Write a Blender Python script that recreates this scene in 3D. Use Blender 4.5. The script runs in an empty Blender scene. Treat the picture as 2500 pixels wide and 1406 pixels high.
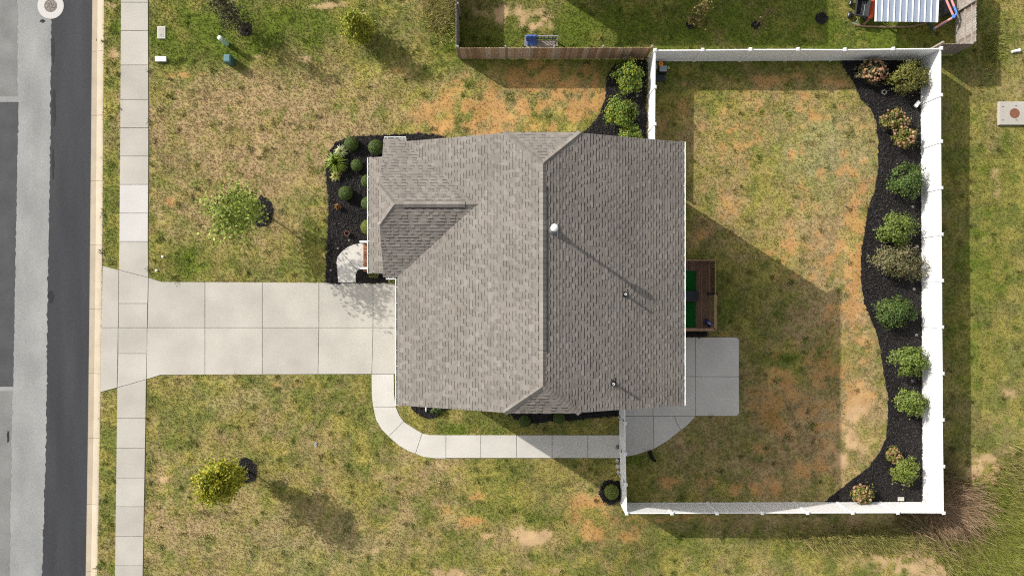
import bpy, bmesh, math, random
import numpy as np
from mathutils import Vector, Matrix

# ------------------------------------------------------------------ frame
H = 38.5            # camera height above the lawn, metres
S = 46.0            # photograph pixels per metre on the lawn
CX, CY = 1250.0, 703.0
KX, KY = 1.353, 0.867   # shadow run (east, south) per metre of height
scene = bpy.context.scene
COL = scene.collection

cam_d = bpy.data.cameras.new('camera'); cam = bpy.data.objects.new('camera', cam_d); COL.objects.link(cam)
cam.location = (0, 0, H); cam.rotation_euler = (0, 0, 0)
cam_d.sensor_width = 36.0; cam_d.lens = 36.0 * H / (2500.0 / S); cam_d.clip_end = 2000.0; cam_d.clip_start = 0.5
scene.camera = cam

sun_dir = Vector((KX, -KY, -1.0)).normalized()
elev = math.asin(-sun_dir.z); azim = math.atan2(-sun_dir.x, -sun_dir.y)
world = bpy.data.worlds.new('World'); scene.world = world; world.use_nodes = True
wn = world.node_tree; wn.nodes.clear()
wo = wn.nodes.new('ShaderNodeOutputWorld'); wb = wn.nodes.new('ShaderNodeBackground'); ws = wn.nodes.new('ShaderNodeTexSky')
ws.sky_type = 'NISHITA'; ws.sun_disc = False; ws.sun_elevation = elev; ws.sun_rotation = azim
ws.air_density = 1.0; ws.dust_density = 3.0; ws.ozone_density = 1.0
wb.inputs['Strength'].default_value = 0.135
wh = wn.nodes.new('ShaderNodeHueSaturation'); wh.inputs['Saturation'].default_value = 0.18   # thin high haze whitens the sky
wn.links.new(ws.outputs[0], wh.inputs['Color']); wn.links.new(wh.outputs[0], wb.inputs[0]); wn.links.new(wb.outputs[0], wo.inputs[0])

sun_d = bpy.data.lights.new('sun', 'SUN'); sun = bpy.data.objects.new('sun', sun_d); COL.objects.link(sun)
sun_d.energy = 4.0; sun_d.angle = math.radians(0.55); sun_d.color = (1.0, 0.945, 0.86)
sun.rotation_euler = sun_dir.to_track_quat('-Z', 'Y').to_euler(); sun.location = (-30, 20, 40)

scene.view_settings.view_transform = 'Standard'; scene.view_settings.look = 'None'
scene.view_settings.exposure = 0.30; scene.view_settings.gamma = 1.0
scene.render.engine = 'CYCLES'
scene.cycles.use_denoising = False
scene.cycles.max_bounces = 6; scene.cycles.diffuse_bounces = 4; scene.cycles.transparent_max_bounces = 4
scene.cycles.pixel_filter_type = 'BLACKMAN_HARRIS'; scene.cycles.filter_width = 1.15

RNG = random.Random(7)
NR = np.random.RandomState(11)

# ------------------------------------------------------------------ helpers
def P(px, py, z=0.0):
    """real position of a point of height z that stands at this place of the survey"""
    k = (1 - z / H) / S
    return Vector(((px - CX) * k, (CY - py) * k, z))
def g2(px, py):
    return ((px - CX) / S, (CY - py) / S)

WOFF = {}
def woff(p):
    return WOFF.get(p.name, Vector((0, 0, 0))) if p else Vector((0, 0, 0))
def tag(o, label=None, cat=None, group=None, kind=None):
    if label: o['label'] = label
    if cat: o['category'] = cat
    if group: o['group'] = group
    if kind: o['kind'] = kind
    return o
def thing(name, label, cat, loc=(0, 0, 0), group=None):
    o = bpy.data.objects.new(name, None); COL.objects.link(o); o.location = loc
    o.empty_display_size = 0.2
    WOFF[o.name] = Vector(loc)
    return tag(o, label, cat, group)
def link(o, parent, world=(0, 0, 0)):
    COL.objects.link(o)
    w = Vector(world)
    if parent: o.parent = parent; o.location = w - woff(parent)
    else: o.location = w
    WOFF[o.name] = w
    return o

class MB:
    def __init__(s): s.v = []; s.f = []; s.c = []
    def poly(s, pts, col=None):
        i = len(s.v); s.v += [tuple(p) for p in pts]; s.c += [col] * len(pts)
        s.f.append(tuple(range(i, i + len(pts))))
    def mesh(s, vs, fs, col=None):
        i = len(s.v); s.v += [tuple(p) for p in vs]; s.c += [col] * len(vs)
        s.f += [tuple(a + i for a in f) for f in fs]
    def box(s, x0, x1, y0, y1, z0, z1, col=None):
        s.mesh([(x0,y0,z0),(x1,y0,z0),(x1,y1,z0),(x0,y1,z0),(x0,y0,z1),(x1,y0,z1),(x1,y1,z1),(x0,y1,z1)],
               [(0,3,2,1),(4,5,6,7),(0,1,5,4),(1,2,6,5),(2,3,7,6),(3,0,4,7)], col)
    def bbox(s, x0, x1, y0, y1, z0, z1, b=0.01, col=None):
        """box with chamfered top edge"""
        vs = [(x0,y0,z0),(x1,y0,z0),(x1,y1,z0),(x0,y1,z0),(x0,y0,z1-b),(x1,y0,z1-b),(x1,y1,z1-b),(x0,y1,z1-b),
              (x0+b,y0+b,z1),(x1-b,y0+b,z1),(x1-b,y1-b,z1),(x0+b,y1-b,z1)]
        s.mesh(vs, [(0,3,2,1),(8,9,10,11),(0,1,5,4),(1,2,6,5),(2,3,7,6),(3,0,4,7),(4,5,9,8),(5,6,10,9),(6,7,11,10),(7,4,8,11)], col)
    def bar(s, a, b, w, h, col=None, up=(0, 0, 1)):
        a = Vector(a); b = Vector(b); d = (b - a).normalized(); u = Vector(up)
        if abs(d.dot(u)) > 0.98: u = Vector((0, 1, 0))
        r = d.cross(u).normalized(); u = r.cross(d).normalized()
        vs = []
        for q in (a, b):
            for sx, sy in ((-1,-1),(1,-1),(1,1),(-1,1)): vs.append(q + r * (sx * w / 2) + u * (sy * h / 2))
        s.mesh(vs, [(0,1,2,3),(7,6,5,4),(0,4,5,1),(1,5,6,2),(2,6,7,3),(3,7,4,0)], col)
    def prism(s, poly, z0, z1, b=0.0, col=None):
        n = len(poly)
        if b > 0:
            ins = inset(poly, b)
            vs = [(x,y,z0) for x,y in poly] + [(x,y,z1-b) for x,y in poly] + [(x,y,z1) for x,y in ins]
            fs = [tuple(range(2*n, 3*n))]
            for i in range(n):
                j = (i+1) % n; fs += [(i,j,n+j,n+i), (n+i,n+j,2*n+j,2*n+i)]
        else:
            vs = [(x,y,z0) for x,y in poly] + [(x,y,z1) for x,y in poly]
            fs = [tuple(range(n, 2*n))]
            for i in range(n):
                j = (i+1) % n; fs.append((i,j,n+j,n+i))
        s.mesh(vs, fs, col)
    def tube(s, pts, r, seg=8, col=None, cap=True):
        pts = [Vector(p) for p in pts]; n = len(pts)
        if not hasattr(r, '__len__'): r = [r] * n
        vs = []; fs = []; ref = None
        for i, p in enumerate(pts):
            d = (pts[min(i+1,n-1)] - pts[max(i-1,0)]).normalized()
            if ref is None: ref = Vector((0,0,1)) if abs(d.z) < 0.9 else Vector((1,0,0))
            a = d.cross(ref).normalized(); bb = d.cross(a).normalized(); ref = -bb if False else ref
            for k in range(seg):
                t = 2*math.pi*k/seg; vs.append(p + a*(math.cos(t)*r[i]) + bb*(math.sin(t)*r[i]))
        for i in range(n-1):
            for k in range(seg):
                k2 = (k+1) % seg; fs.append((i*seg+k, i*seg+k2, (i+1)*seg+k2, (i+1)*seg+k))
        if cap: fs += [tuple(range(seg-1,-1,-1)), tuple(range((n-1)*seg, n*seg))]
        s.mesh(vs, fs, col)
    def lathe(s, prof, c=(0,0,0), seg=16, col=None):
        vs = []; fs = []; n = len(prof)
        for r, z in prof:
            for k in range(seg):
                t = 2*math.pi*k/seg; vs.append((c[0]+r*math.cos(t), c[1]+r*math.sin(t), c[2]+z))
        for i in range(n-1):
            for k in range(seg):
                k2 = (k+1) % seg; fs.append((i*seg+k, i*seg+k2, (i+1)*seg+k2, (i+1)*seg+k))
        fs += [tuple(range(seg-1,-1,-1)), tuple(range((n-1)*seg, n*seg))]
        s.mesh(vs, fs, col)
    def blob(s, c, r, seg=8, rings=5, jit=0.0, col=None):
        vs = []; fs = []
        rx, ry, rz = r if hasattr(r, '__len__') else (r, r, r)
        for i in range(rings+1):
            ph = math.pi*i/rings
            for k in range(seg):
                t = 2*math.pi*k/seg; q = 1+RNG.uniform(-jit, jit)
                vs.append((c[0]+rx*q*math.sin(ph)*math.cos(t), c[1]+ry*q*math.sin(ph)*math.sin(t), c[2]+rz*math.cos(ph)))
        for i in range(rings):
            for k in range(seg):
                k2 = (k+1) % seg; fs.append((i*seg+k, (i+1)*seg+k, (i+1)*seg+k2, i*seg+k2))
        s.mesh(vs, fs, col)
    def data(s, name, mat, smooth=False, origin=None):
        me = bpy.data.meshes.new(name)
        vs = s.v
        if origin is not None: o = Vector(origin); vs = [(x-o.x, y-o.y, z-o.z) for x, y, z in vs]
        me.from_pydata(vs, [], s.f)
        if any(c is not None for c in s.c):
            at = me.attributes.new('Col', 'FLOAT_COLOR', 'POINT')
            arr = np.array([(c if c is not None else (1,1,1)) for c in s.c], dtype=np.float32)
            at.data.foreach_set('color', np.hstack([arr, np.ones((len(arr),1), np.float32)]).ravel())
        if mat: me.materials.append(mat)
        if smooth: me.polygons.foreach_set('use_smooth', [True]*len(me.polygons))
        me.update()
        return me
    def build(s, name, mat, parent=None, smooth=False, origin=None):
        return link(bpy.data.objects.new(name, s.data(name, mat, smooth, origin)), parent, origin or (0,0,0))

def area2(poly):
    return sum(poly[i][0]*poly[(i+1)%len(poly)][1]-poly[(i+1)%len(poly)][0]*poly[i][1] for i in range(len(poly)))/2
def ccw(poly):
    return list(poly) if area2(poly) > 0 else list(poly)[::-1]
def inset(poly, d):
    n = len(poly); out = []
    for i in range(n):
        p0 = Vector(poly[i-1]); p1 = Vector(poly[i]); p2 = Vector(poly[(i+1)%n])
        e1 = (p1-p0); e2 = (p2-p1)
        if e1.length < 1e-6 or e2.length < 1e-6: out.append(tuple(p1)); continue
        e1.normalize(); e2.normalize()
        n1 = Vector((-e1.y, e1.x)); n2 = Vector((-e2.y, e2.x)); m = n1+n2
        if m.length < 1e-4: m = n1
        m.normalize(); k = d / max(0.4, m.dot(n1)); out.append((p1.x+m.x*k, p1.y+m.y*k))
    return out
def gp(pts): return ccw([g2(*p) for p in pts])
def interp(tab, y):
    xs = [t[0] for t in tab]; ys = [t[1] for t in tab]
    if y <= xs[0]: return ys[0] + (y-xs[0])*(ys[1]-ys[0])/(xs[1]-xs[0])
    if y >= xs[-1]: return ys[-1] + (y-xs[-1])*(ys[-1]-ys[-2])/(xs[-1]-xs[-2])
    return float(np.interp(y, xs, ys))

def vnoise(x, y, seed=0):
    xi = np.floor(x).astype(np.int64); yi = np.floor(y).astype(np.int64)
    fx = x-xi; fy = y-yi; fx = fx*fx*(3-2*fx); fy = fy*fy*(3-2*fy)
    def h(a, b):
        n = (a*374761393 + b*668265263 + seed*1442695041) & 0xFFFFFFFF
        n = ((n ^ (n >> 13))*1274126177) & 0xFFFFFFFF
        n = n ^ (n >> 16)
        return (n & 0xFFFFFF)/float(0xFFFFFF)
    return (h(xi,yi)*(1-fx)+h(xi+1,yi)*fx)*(1-fy) + (h(xi,yi+1)*(1-fx)+h(xi+1,yi+1)*fx)*fy
def fbm(x, y, sc, octv=4, seed=0):
    t = 0; a = 0.5; w = 0
    for o in range(octv):
        t = t + a*vnoise(x/sc, y/sc, seed+o*17); w += a; a *= 0.5; sc *= 0.5
    return t/w
def sstep(a, b, x):
    t = np.clip((x-a)/(b-a), 0, 1); return t*t*(3-2*t)
def inpoly(px, py, poly):
    r = np.zeros(px.shape, bool); n = len(poly)
    for i in range(n):
        x0, y0 = poly[i]; x1, y1 = poly[(i+1)%n]
        if y0 == y1: continue
        c = ((y0 > py) != (y1 > py)) & (px < (x1-x0)*(py-y0)/(y1-y0)+x0)
        r ^= c
    return r
def raw_mesh(name, verts, nper, cols, mat, smooth=False):
    """verts (F*nper,3): loose faces of nper corners with a colour for each vertex"""
    me = bpy.data.meshes.new(name); nv = len(verts); nf = nv//nper
    me.vertices.add(nv); me.vertices.foreach_set('co', np.asarray(verts, np.float32).ravel())
    me.loops.add(nv); me.loops.foreach_set('vertex_index', np.arange(nv, dtype=np.int32))
    me.polygons.add(nf); me.polygons.foreach_set('loop_start', np.arange(0, nv, nper, dtype=np.int32))
    me.polygons.foreach_set('loop_total', np.full(nf, nper, np.int32))
    if cols is not None:
        at = me.attributes.new('Col', 'FLOAT_COLOR', 'POINT')
        at.data.foreach_set('color', np.hstack([cols, np.ones((nv,1))]).astype(np.float32).ravel())
    me.materials.append(mat); me.update(calc_edges=True); me.validate()
    return me

# ------------------------------------------------------------------ materials
def nt(m): m.use_nodes = True; t = m.node_tree; t.nodes.clear(); return t
def pmat(name, col, rough=0.8, var=0.12, scale=3.0, fine=0.0, fscale=60.0, bump=0.0, bscale=80.0, attr=False,
         metal=0.0, spec=0.3, orand=0.0, transl=0.0, stretch=None, objc=False):
    m = bpy.data.materials.new(name); t = nt(m); N = t.nodes; L = t.links
    out = N.new('ShaderNodeOutputMaterial'); b = N.new('ShaderNodeBsdfPrincipled')
    b.inputs['Roughness'].default_value = rough; b.inputs['Metallic'].default_value = metal
    b.inputs['Specular IOR Level'].default_value = spec
    if objc:
        tc = N.new('ShaderNodeTexCoord'); vec = tc.outputs['Object']
    else:
        geo = N.new('ShaderNodeNewGeometry'); vec = geo.outputs['Position']
    if stretch:
        mp = N.new('ShaderNodeMapping'); mp.inputs['Scale'].default_value = stretch; L.new(vec, mp.inputs[0]); vec = mp.outputs[0]
    if attr:
        a = N.new('ShaderNodeAttribute'); a.attribute_name = 'Col'; cur = a.outputs['Color']
    else:
        r = N.new('ShaderNodeRGB'); r.outputs[0].default_value = (*col, 1); cur = r.outputs[0]
    def mul(cur, fac_out, lo, hi):
        mr = N.new('ShaderNodeMapRange'); mr.inputs['To Min'].default_value = lo; mr.inputs['To Max'].default_value = hi
        mr.inputs['From Min'].default_value = 0.25; mr.inputs['From Max'].default_value = 0.75
        L.new(fac_out, mr.inputs['Value'])
        v = N.new('ShaderNodeVectorMath'); v.operation = 'SCALE'; L.new(cur, v.inputs[0]); L.new(mr.outputs[0], v.inputs['Scale'])
        return v.outputs[0]
    if var > 0:
        n = N.new('ShaderNodeTexNoise'); n.inputs['Scale'].default_value = scale; n.inputs['Detail'].default_value = 5
        L.new(vec, n.inputs['Vector']); cur = mul(cur, n.outputs['Fac'], 1-var, 1+var)
    if fine > 0:
        n = N.new('ShaderNodeTexNoise'); n.inputs['Scale'].default_value = fscale; n.inputs['Detail'].default_value = 2
        L.new(vec, n.inputs['Vector']); cur = mul(cur, n.outputs['Fac'], 1-fine, 1+fine)
    if orand > 0:
        oi = N.new('ShaderNodeObjectInfo'); mr = N.new('ShaderNodeMapRange')
        mr.inputs['To Min'].default_value = 1-orand; mr.inputs['To Max'].default_value = 1+orand
        L.new(oi.outputs['Random'], mr.inputs['Value'])
        v = N.new('ShaderNodeVectorMath'); v.operation = 'SCALE'; L.new(cur, v.inputs[0]); L.new(mr.outputs[0], v.inputs['Scale']); cur = v.outputs[0]
    L.new(cur, b.inputs['Base Color'])
    if bump > 0:
        n = N.new('ShaderNodeTexNoise'); n.inputs['Scale'].default_value = bscale; n.inputs['Detail'].default_value = 3
        L.new(vec, n.inputs['Vector'])
        bp = N.new('ShaderNodeBump'); bp.inputs['Strength'].default_value = bump; bp.inputs['Distance'].default_value = 0.02
        L.new(n.outputs['Fac'], bp.inputs['Height']); L.new(bp.outputs[0], b.inputs['Normal'])
    if transl > 0:
        tr = N.new('ShaderNodeBsdfTranslucent'); L.new(cur, tr.inputs['Color'])
        mx = N.new('ShaderNodeMixShader'); mx.inputs[0].default_value = transl
        L.new(b.outputs[0], mx.inputs[1]); L.new(tr.outputs[0], mx.inputs[2]); L.new(mx.outputs[0], out.inputs[0])
    else: L.new(b.outputs[0], out.inputs[0])
    return m

M = {}
M['ground'] = pmat('lawn_soil', (1,1,1), 0.95, 0.15, 1.7, 0.22, 22, 0.5, 30, attr=True, spec=0.05)
M['grass'] = pmat('grass_blades', (1,1,1), 0.75, 0.0, attr=True, spec=0.15, transl=0.25)
M['leaf'] = pmat('leaves', (1,1,1), 0.55, 0.0, attr=True, spec=0.3, transl=0.22)
M['bark'] = pmat('bark', (0.16,0.12,0.085), 0.9, 0.3, 9, bump=0.5, bscale=40)
M['mulch'] = pmat('black_mulch', (0.020,0.0185,0.0185), 0.9, 0.45, 3, 0.6, 28, 1.0, 25, spec=0.1)
M['chips'] = pmat('mulch_chips', (1,1,1), 0.8, 0.0, attr=True, spec=0.2)
M['concrete'] = pmat('concrete', (0.435,0.412,0.368), 0.85, 0.12, 0.6, 0.06, 45, 0.15, 120, orand=0.05, spec=0.2)
M['concrete_walk'] = pmat('walkway_concrete', (0.55,0.528,0.485), 0.85, 0.08, 0.8, 0.05, 45, 0.15, 120, orand=0.03, spec=0.2)
M['concrete_new'] = pmat('concrete_pale', (0.53,0.515,0.495), 0.85, 0.04, 1.2, 0.03, 60, 0.1, 120, spec=0.2)
M['kerb'] = pmat('kerb_concrete', (0.45,0.385,0.29), 0.85, 0.1, 1.5, 0.09, 40, 0.2, 110, orand=0.05, spec=0.2)
M['joint'] = pmat('joint_dirt', (0.115,0.10,0.08), 0.95, 0.4, 6)
M['road_old'] = pmat('worn_road', (0.275,0.28,0.275), 0.9, 0.2, 0.7, 0.22, 42, 0.3, 90, spec=0.15, stretch=(1,.5,1))
M['road_mid'] = pmat('worn_road_mid', (0.205,0.205,0.20), 0.9, 0.18, 0.8, 0.25, 42, 0.3, 90, spec=0.15)
M['road_new'] = pmat('fresh_asphalt', (0.046,0.048,0.053), 0.85, 0.24, 1.1, 0.25, 55, 0.3, 90, spec=0.2, stretch=(1,.12,1))
M['road_patch'] = pmat('patch_asphalt', (0.072,0.073,0.077), 0.85, 0.16, 1.2, 0.3, 50, 0.3, 90, spec=0.2)
M['tar'] = pmat('tar_stain', (0.018,0.019,0.021), 0.8, 0.3, 5, 0.3, 40)
M['iron'] = pmat('cast_iron', (0.20,0.175,0.155), 0.7, 0.25, 12, 0.3, 70, metal=0.2)
M['rust'] = pmat('rusty_lid', (0.20,0.085,0.05), 0.85, 0.25, 12, 0.3, 60)
M['vinyl'] = pmat('white_vinyl', (0.84,0.84,0.84), 0.45, 0.02, 2, spec=0.4)
M['white'] = pmat('white_paint', (0.78,0.78,0.76), 0.5, 0.03, 3, spec=0.4)
M['trough'] = pmat('gutter_inside', (0.30,0.34,0.31), 0.7, 0.2, 4)
M['shingle'] = pmat('asphalt_shingle', (1,1,1), 0.95, 0.12, 0.55, 0.16, 55, 0.25, 160, attr=True, spec=0.1)
M['siding'] = pmat('siding', (0.50,0.50,0.48), 0.7, 0.04, 2)
M['brick'] = pmat('porch_brick', (0.30,0.135,0.075), 0.9, 0.3, 9, 0.2, 40)
M['glass'] = pmat('window_glass', (0.03,0.04,0.05), 0.1, 0.0, spec=0.6)
M['black'] = pmat('black_plastic', (0.014,0.014,0.016), 0.5, 0.2, 6, spec=0.4)
M['rubber'] = pmat('black_rubber', (0.02,0.02,0.022), 0.7, 0.2, 8)
M['metal'] = pmat('galvanised', (0.42,0.45,0.48), 0.4, 0.1, 6, metal=0.7)
M['wood_out'] = pmat('fence_wood_brown', (1,1,1), 0.9, 0.35, 5, 0.25, 30, 0.3, 60, attr=True, spec=0.1, stretch=(6,6,0.9))
M['wood_grey'] = pmat('weathered_wood', (0.30,0.27,0.23), 0.9, 0.25, 6, 0.2, 40, spec=0.1)
M['deck'] = pmat('deck_boards', (0.19,0.115,0.08), 0.8, 0.35, 5, 0.25, 30, 0.2, 60, orand=0.25, spec=0.2, stretch=(5,0.8,5))
M['deck_rail'] = pmat('deck_rail_wood', (0.33,0.21,0.13), 0.85, 0.3, 6, 0.2, 30, spec=0.15)
M['turf'] = pmat('green_turf', (0.010,0.105,0.018), 0.95, 0.2, 5, 0.35, 60, 0.6, 90, spec=0.05)
M['tin'] = pmat('metal_roof', (0.29,0.345,0.44), 0.45, 0.06, 3, metal=0.0, spec=0.4)
M['orange'] = pmat('orange_plastic', (0.75,0.10,0.045), 0.5, 0.08, 5)
M['orange2'] = pmat('orange_petal', (0.85,0.30,0.04), 0.6, 0.1, 8)
M['lime'] = pmat('lime_plastic', (0.35,0.50,0.12), 0.5, 0.05, 5)
M['blue'] = pmat('blue_fabric', (0.075,0.15,0.47), 0.9, 0.3, 9, 0.15, 40)
M['blue_toy'] = pmat('blue_plastic', (0.02,0.035,0.40), 0.4, 0.1, 5)
M['blue_pipe'] = pmat('blue_pipe', (0.12,0.26,0.72), 0.5, 0.08, 5)
M['pink_pipe'] = pmat('pink_pipe', (0.78,0.33,0.33), 0.5, 0.08, 5)
M['green_box'] = pmat('utility_green', (0.035,0.115,0.10), 0.5, 0.12, 5)
M['mint'] = pmat('utility_mint', (0.42,0.62,0.52), 0.5, 0.06, 5)
M['teal'] = pmat('dark_teal', (0.02,0.06,0.06), 0.6, 0.1, 5)
M['stone'] = pmat('pale_stone', (0.45,0.43,0.39), 0.9, 0.2, 6, 0.15, 40, 0.4, 30, orand=0.12)
M['terracotta'] = pmat('terracotta', (0.26,0.12,0.075), 0.85, 0.15, 8)
M['fur'] = pmat('black_fur', (0.009,0.009,0.010), 0.8, 0.3, 20, spec=0.2)
M['grey_lid'] = pmat('grey_lid', (0.33,0.36,0.40), 0.6, 0.08, 6)
M['flower'] = pmat('dried_flower', (1,1,1), 0.9, 0.0, attr=True, spec=0.1)
M['rope'] = pmat('pale_hose', (0.45,0.46,0.42), 0.7, 0.1, 8)

# ------------------------------------------------------------------ plan lines of the street
KL = [(0,222),(360,219),(700,215.6),(1060,211.5),(1406,206)]
KR = [(0,254.7),(360,252),(700,249.6),(1060,244.5),(1406,238)]
SL = [(0,295.7),(360,293.6),(700,291),(1060,285.5),(1406,281)]
SR = [(0,362.5),(360,363.5),(700,361.5),(1060,356),(1406,349.5)]
DL = [(0,122),(360,119),(700,112.6),(1060,109),(1406,99)]
PR = [(240,41),(700,32),(945,28)]

DRIVE_OUT = [(251,649),(291,659),(363,678),(395,688),(1040,691),(1040,913),(393,915),(358,926),(287,946),(246,957)]
WALK_OUTER = [(907,913),(907.5,962),(911,993),(918,1024),(931,1047),(949,1065),(975,1088),(1000,1102),(1034,1115),(1064,1118.5),(1089,1118.5)]
WALK_INNER = [(962,913),(963,962),(967,993),(976,1014),(986,1028.5),(1008,1043),(1031,1057),(1049,1061),(1089,1061.5)]
LAND_A = [(833.8,615),(849,603.5),(863,597),(880,594),(894,598),(896,603.5),(896,655),(882,656),(874,660.5)]
LAND_B = [(833.8,615),(874,660.5),(870,669),(869.6,678),(869.6,690),(826.7,690),(825,679),(824,662),(822,642),(824,628)]
PATIO = [(1578,823),(1797,823),(1804,829),(1804.5,1008),(1798,1015),(1698,1015),(1679,1036.5),(1664,1048),(1630,1075),(1596,1095.5),(1553,1109.5),(1525,1115),(1510,1117),(1510,922),(1578,922)]
BED_BACK = [(2052,149),(2068,178),(2085,205),(2100,240),(2125,265),(2140,300),(2145,360),(2143,420),(2137,460),(2118,510),(2112,560),(2103,610),(2101,680),(2110,740),(2130,790),(2145,830),(2152,880),(2160,930),(2168,970),(2167,1030),(2162,1075),(2145,1105),(2120,1140),(2080,1170),(2050,1195),(2013,1224),(2250,1224),(2246,149)]
BED_FRONT = [(795,691),(797,640),(800,580),(803,500),(798,440),(793,400),(803,370),(825,345),(850,335),(920,331),(1000,328),(1030,325),(1060,330),(1100,340),(1130,425),(1011,425),(1011,660),(972,668),(972,689),(870,691)]
BED_NORTH = [(1480,190),(1498,160),(1530,148),(1577,148),(1577,425),(1378,425),(1390,345),(1422,325),(1447,303),(1466,275),(1477,240),(1479,210)]
BED_SOUTH = [(1000,922),(1002,990),(1012,1003),(1026,1014),(1045,1021),(1065,1018),(1080,1003),(1130,990),(1215,992),(1240,1010),(1258,1022),(1290,1036),(1330,1029),(1370,1026),(1400,1025),(1440,1019),(1509,1015),(1509,922)]
def ell(cx, cy, rx, ry, n=22, j=0.08, seed=1):
    r = random.Random(seed)
    return [(cx+rx*math.cos(2*math.pi*i/n)*(1+r.uniform(-j,j)), cy+ry*math.sin(2*math.pi*i/n)*(1+r.uniform(-j,j))) for i in range(n)]
RINGS = [ell(641,518,26,37,seed=2), ell(602,1148,25,30,seed=3), ell(600,72,15,17,seed=4), ell(1687,60,13,12,seed=5), ell(2005,46,15,13,seed=6), ell(1493,1199,30,30,seed=7), ell(1845,62,12,9,seed=8)]
def rect(x0, y0, x1, y1): return [(x0,y0),(x1,y0),(x1,y1),(x0,y1)]
STREET = [(-400,-400)] + [(interp(KR,y),y) for y in range(-400,1801,100)] + [(-400,1800)]
SIDE = [(interp(SL,y),y) for y in range(-200,1651,50)] + [(interp(SR,y),y) for y in range(1650,-201,-50)]
HOUSE = [(1011,425),(1574,425),(1574,920),(1039,920),(1039,668),(1011,668)]
NOGRASS = [STREET, SIDE, DRIVE_OUT, WALK_OUTER+WALK_INNER[::-1], rect(1086,1061.5,1512,1117.5), PATIO, BED_BACK, BED_FRONT, BED_NORTH, BED_SOUTH, HOUSE, rect(1578,640,1728,808), rect(2441,249,2515,304)] + RINGS

# ------------------------------------------------------------------ lawn colour map (where the turf is green, dry, bare or clay)
DRY = [(560,270,230,150,.75),(620,420,240,130,.7),(450,560,110,90,.45),(640,1000,180,60,.35),(700,1300,260,160,.38),(450,1300,120,120,.5),(500,1120,140,60,.3),(1000,1180,80,60,.35),(1250,250,220,90,.4),
       (1800,400,160,160,.35),(2050,560,110,140,.6),(1900,520,140,70,.4),(2090,900,70,260,.8),(1980,1080,160,120,.55),(1750,1120,180,90,.4),(1900,950,220,200,.35),(420,860,40,60,.2),(940,60,80,50,.25),(1020,60,50,60,.45),(2430,240,70,120,.35),(2430,1190,90,110,.5),(1950,1285,330,35,.5),(2310,1280,70,70,.6),(1180,420,250,60,.4),(900,230,150,70,.25),(1720,330,50,60,.35)]
CLAY = [(1220,270,190,55,.85),(1400,230,110,60,.6),(1462,258,26,26,1.1),(1340,195,90,18,.75),(1150,300,90,30,.6),(1080,290,60,40,.5),(1165,1213,18,13,1.2),(1088,1248,13,16,1.1),(1160,1275,34,10,1.2),(1180,1312,20,9,.8),(1425,1232,36,28,1.0),(1450,1290,34,26,.9),(1535,1300,40,22,.9),(1120,1300,20,12,.5),
        (2110,560,32,110,.7),(2085,700,25,90,.6),(1990,600,90,70,.5),(2070,830,45,120,.6),(2080,1010,50,120,.7),(1960,960,60,80,.6),(1900,1000,50,50,.5),(1850,950,90,60,.4),(1960,1130,70,40,.8),(1870,1190,50,20,.7),(1760,1180,80,18,.6),(1640,1175,30,14,.7),(1780,840,40,30,.35),(1790,670,60,40,.35),(1770,520,40,60,.45),(1700,560,30,50,.4),(1830,250,80,40,.35),(1880,300,70,40,.35),
        (1900,195,40,14,.7),(2030,200,60,14,.8),(1690,260,30,60,.35),(1630,300,40,50,.5),(1660,1270,70,14,.8),(1560,1265,50,12,.7),(1810,1270,60,20,.4),(440,185,40,10,.7),(500,250,30,14,.4),(430,500,20,30,.5),(660,945,70,10,.55),(740,935,30,8,.4),(2418,148,14,16,1.2),(2440,1250,60,50,.5),(2382,1300,28,9,1.2),(2460,1210,30,30,.5),(640,1190,30,20,.25),(820,1200,40,16,.3),(970,170,25,14,.6),(2440,600,20,120,.2),(1290,180,70,25,.5)]
BARE = [(800,14,46,8,1.2),(888,33,14,6,1.2),(752,145,16,9,1.2),(700,150,30,8,.5),(640,140,25,8,.5),(1230,40,38,40,.85),(1318,50,34,42,.95),(1150,35,14,20,.7),(1290,1305,40,14,1.25),(1330,1315,40,12,.9),(1185,1308,18,7,1.0),(1110,1395,50,14,.7),(1350,1392,60,14,.6),(1045,1300,10,8,.5),(910,1348,16,10,.5),(2262,1375,110,46,1.9),(2450,1150,70,34,.95),(2385,1140,20,14,.9),(2380,1150,40,20,.7),(2440,440,20,30,.6),(2420,290,30,60,.55),(2470,210,40,40,.5),(2460,960,30,60,.45),(2480,1330,40,40,.4),(2090,1030,36,70,.8),(2075,1110,40,30,.7),(270,10,18,10,.9),(275,95,10,18,.5),(275,130,12,14,.9),(268,1000,12,8,.6),(400,155,20,20,.35),(2010,360,36,30,.35),(1560,40,40,20,.2),(660,1350,60,20,.25),(400,1180,20,20,.45),(1215,1220,10,8,.5)]
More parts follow.
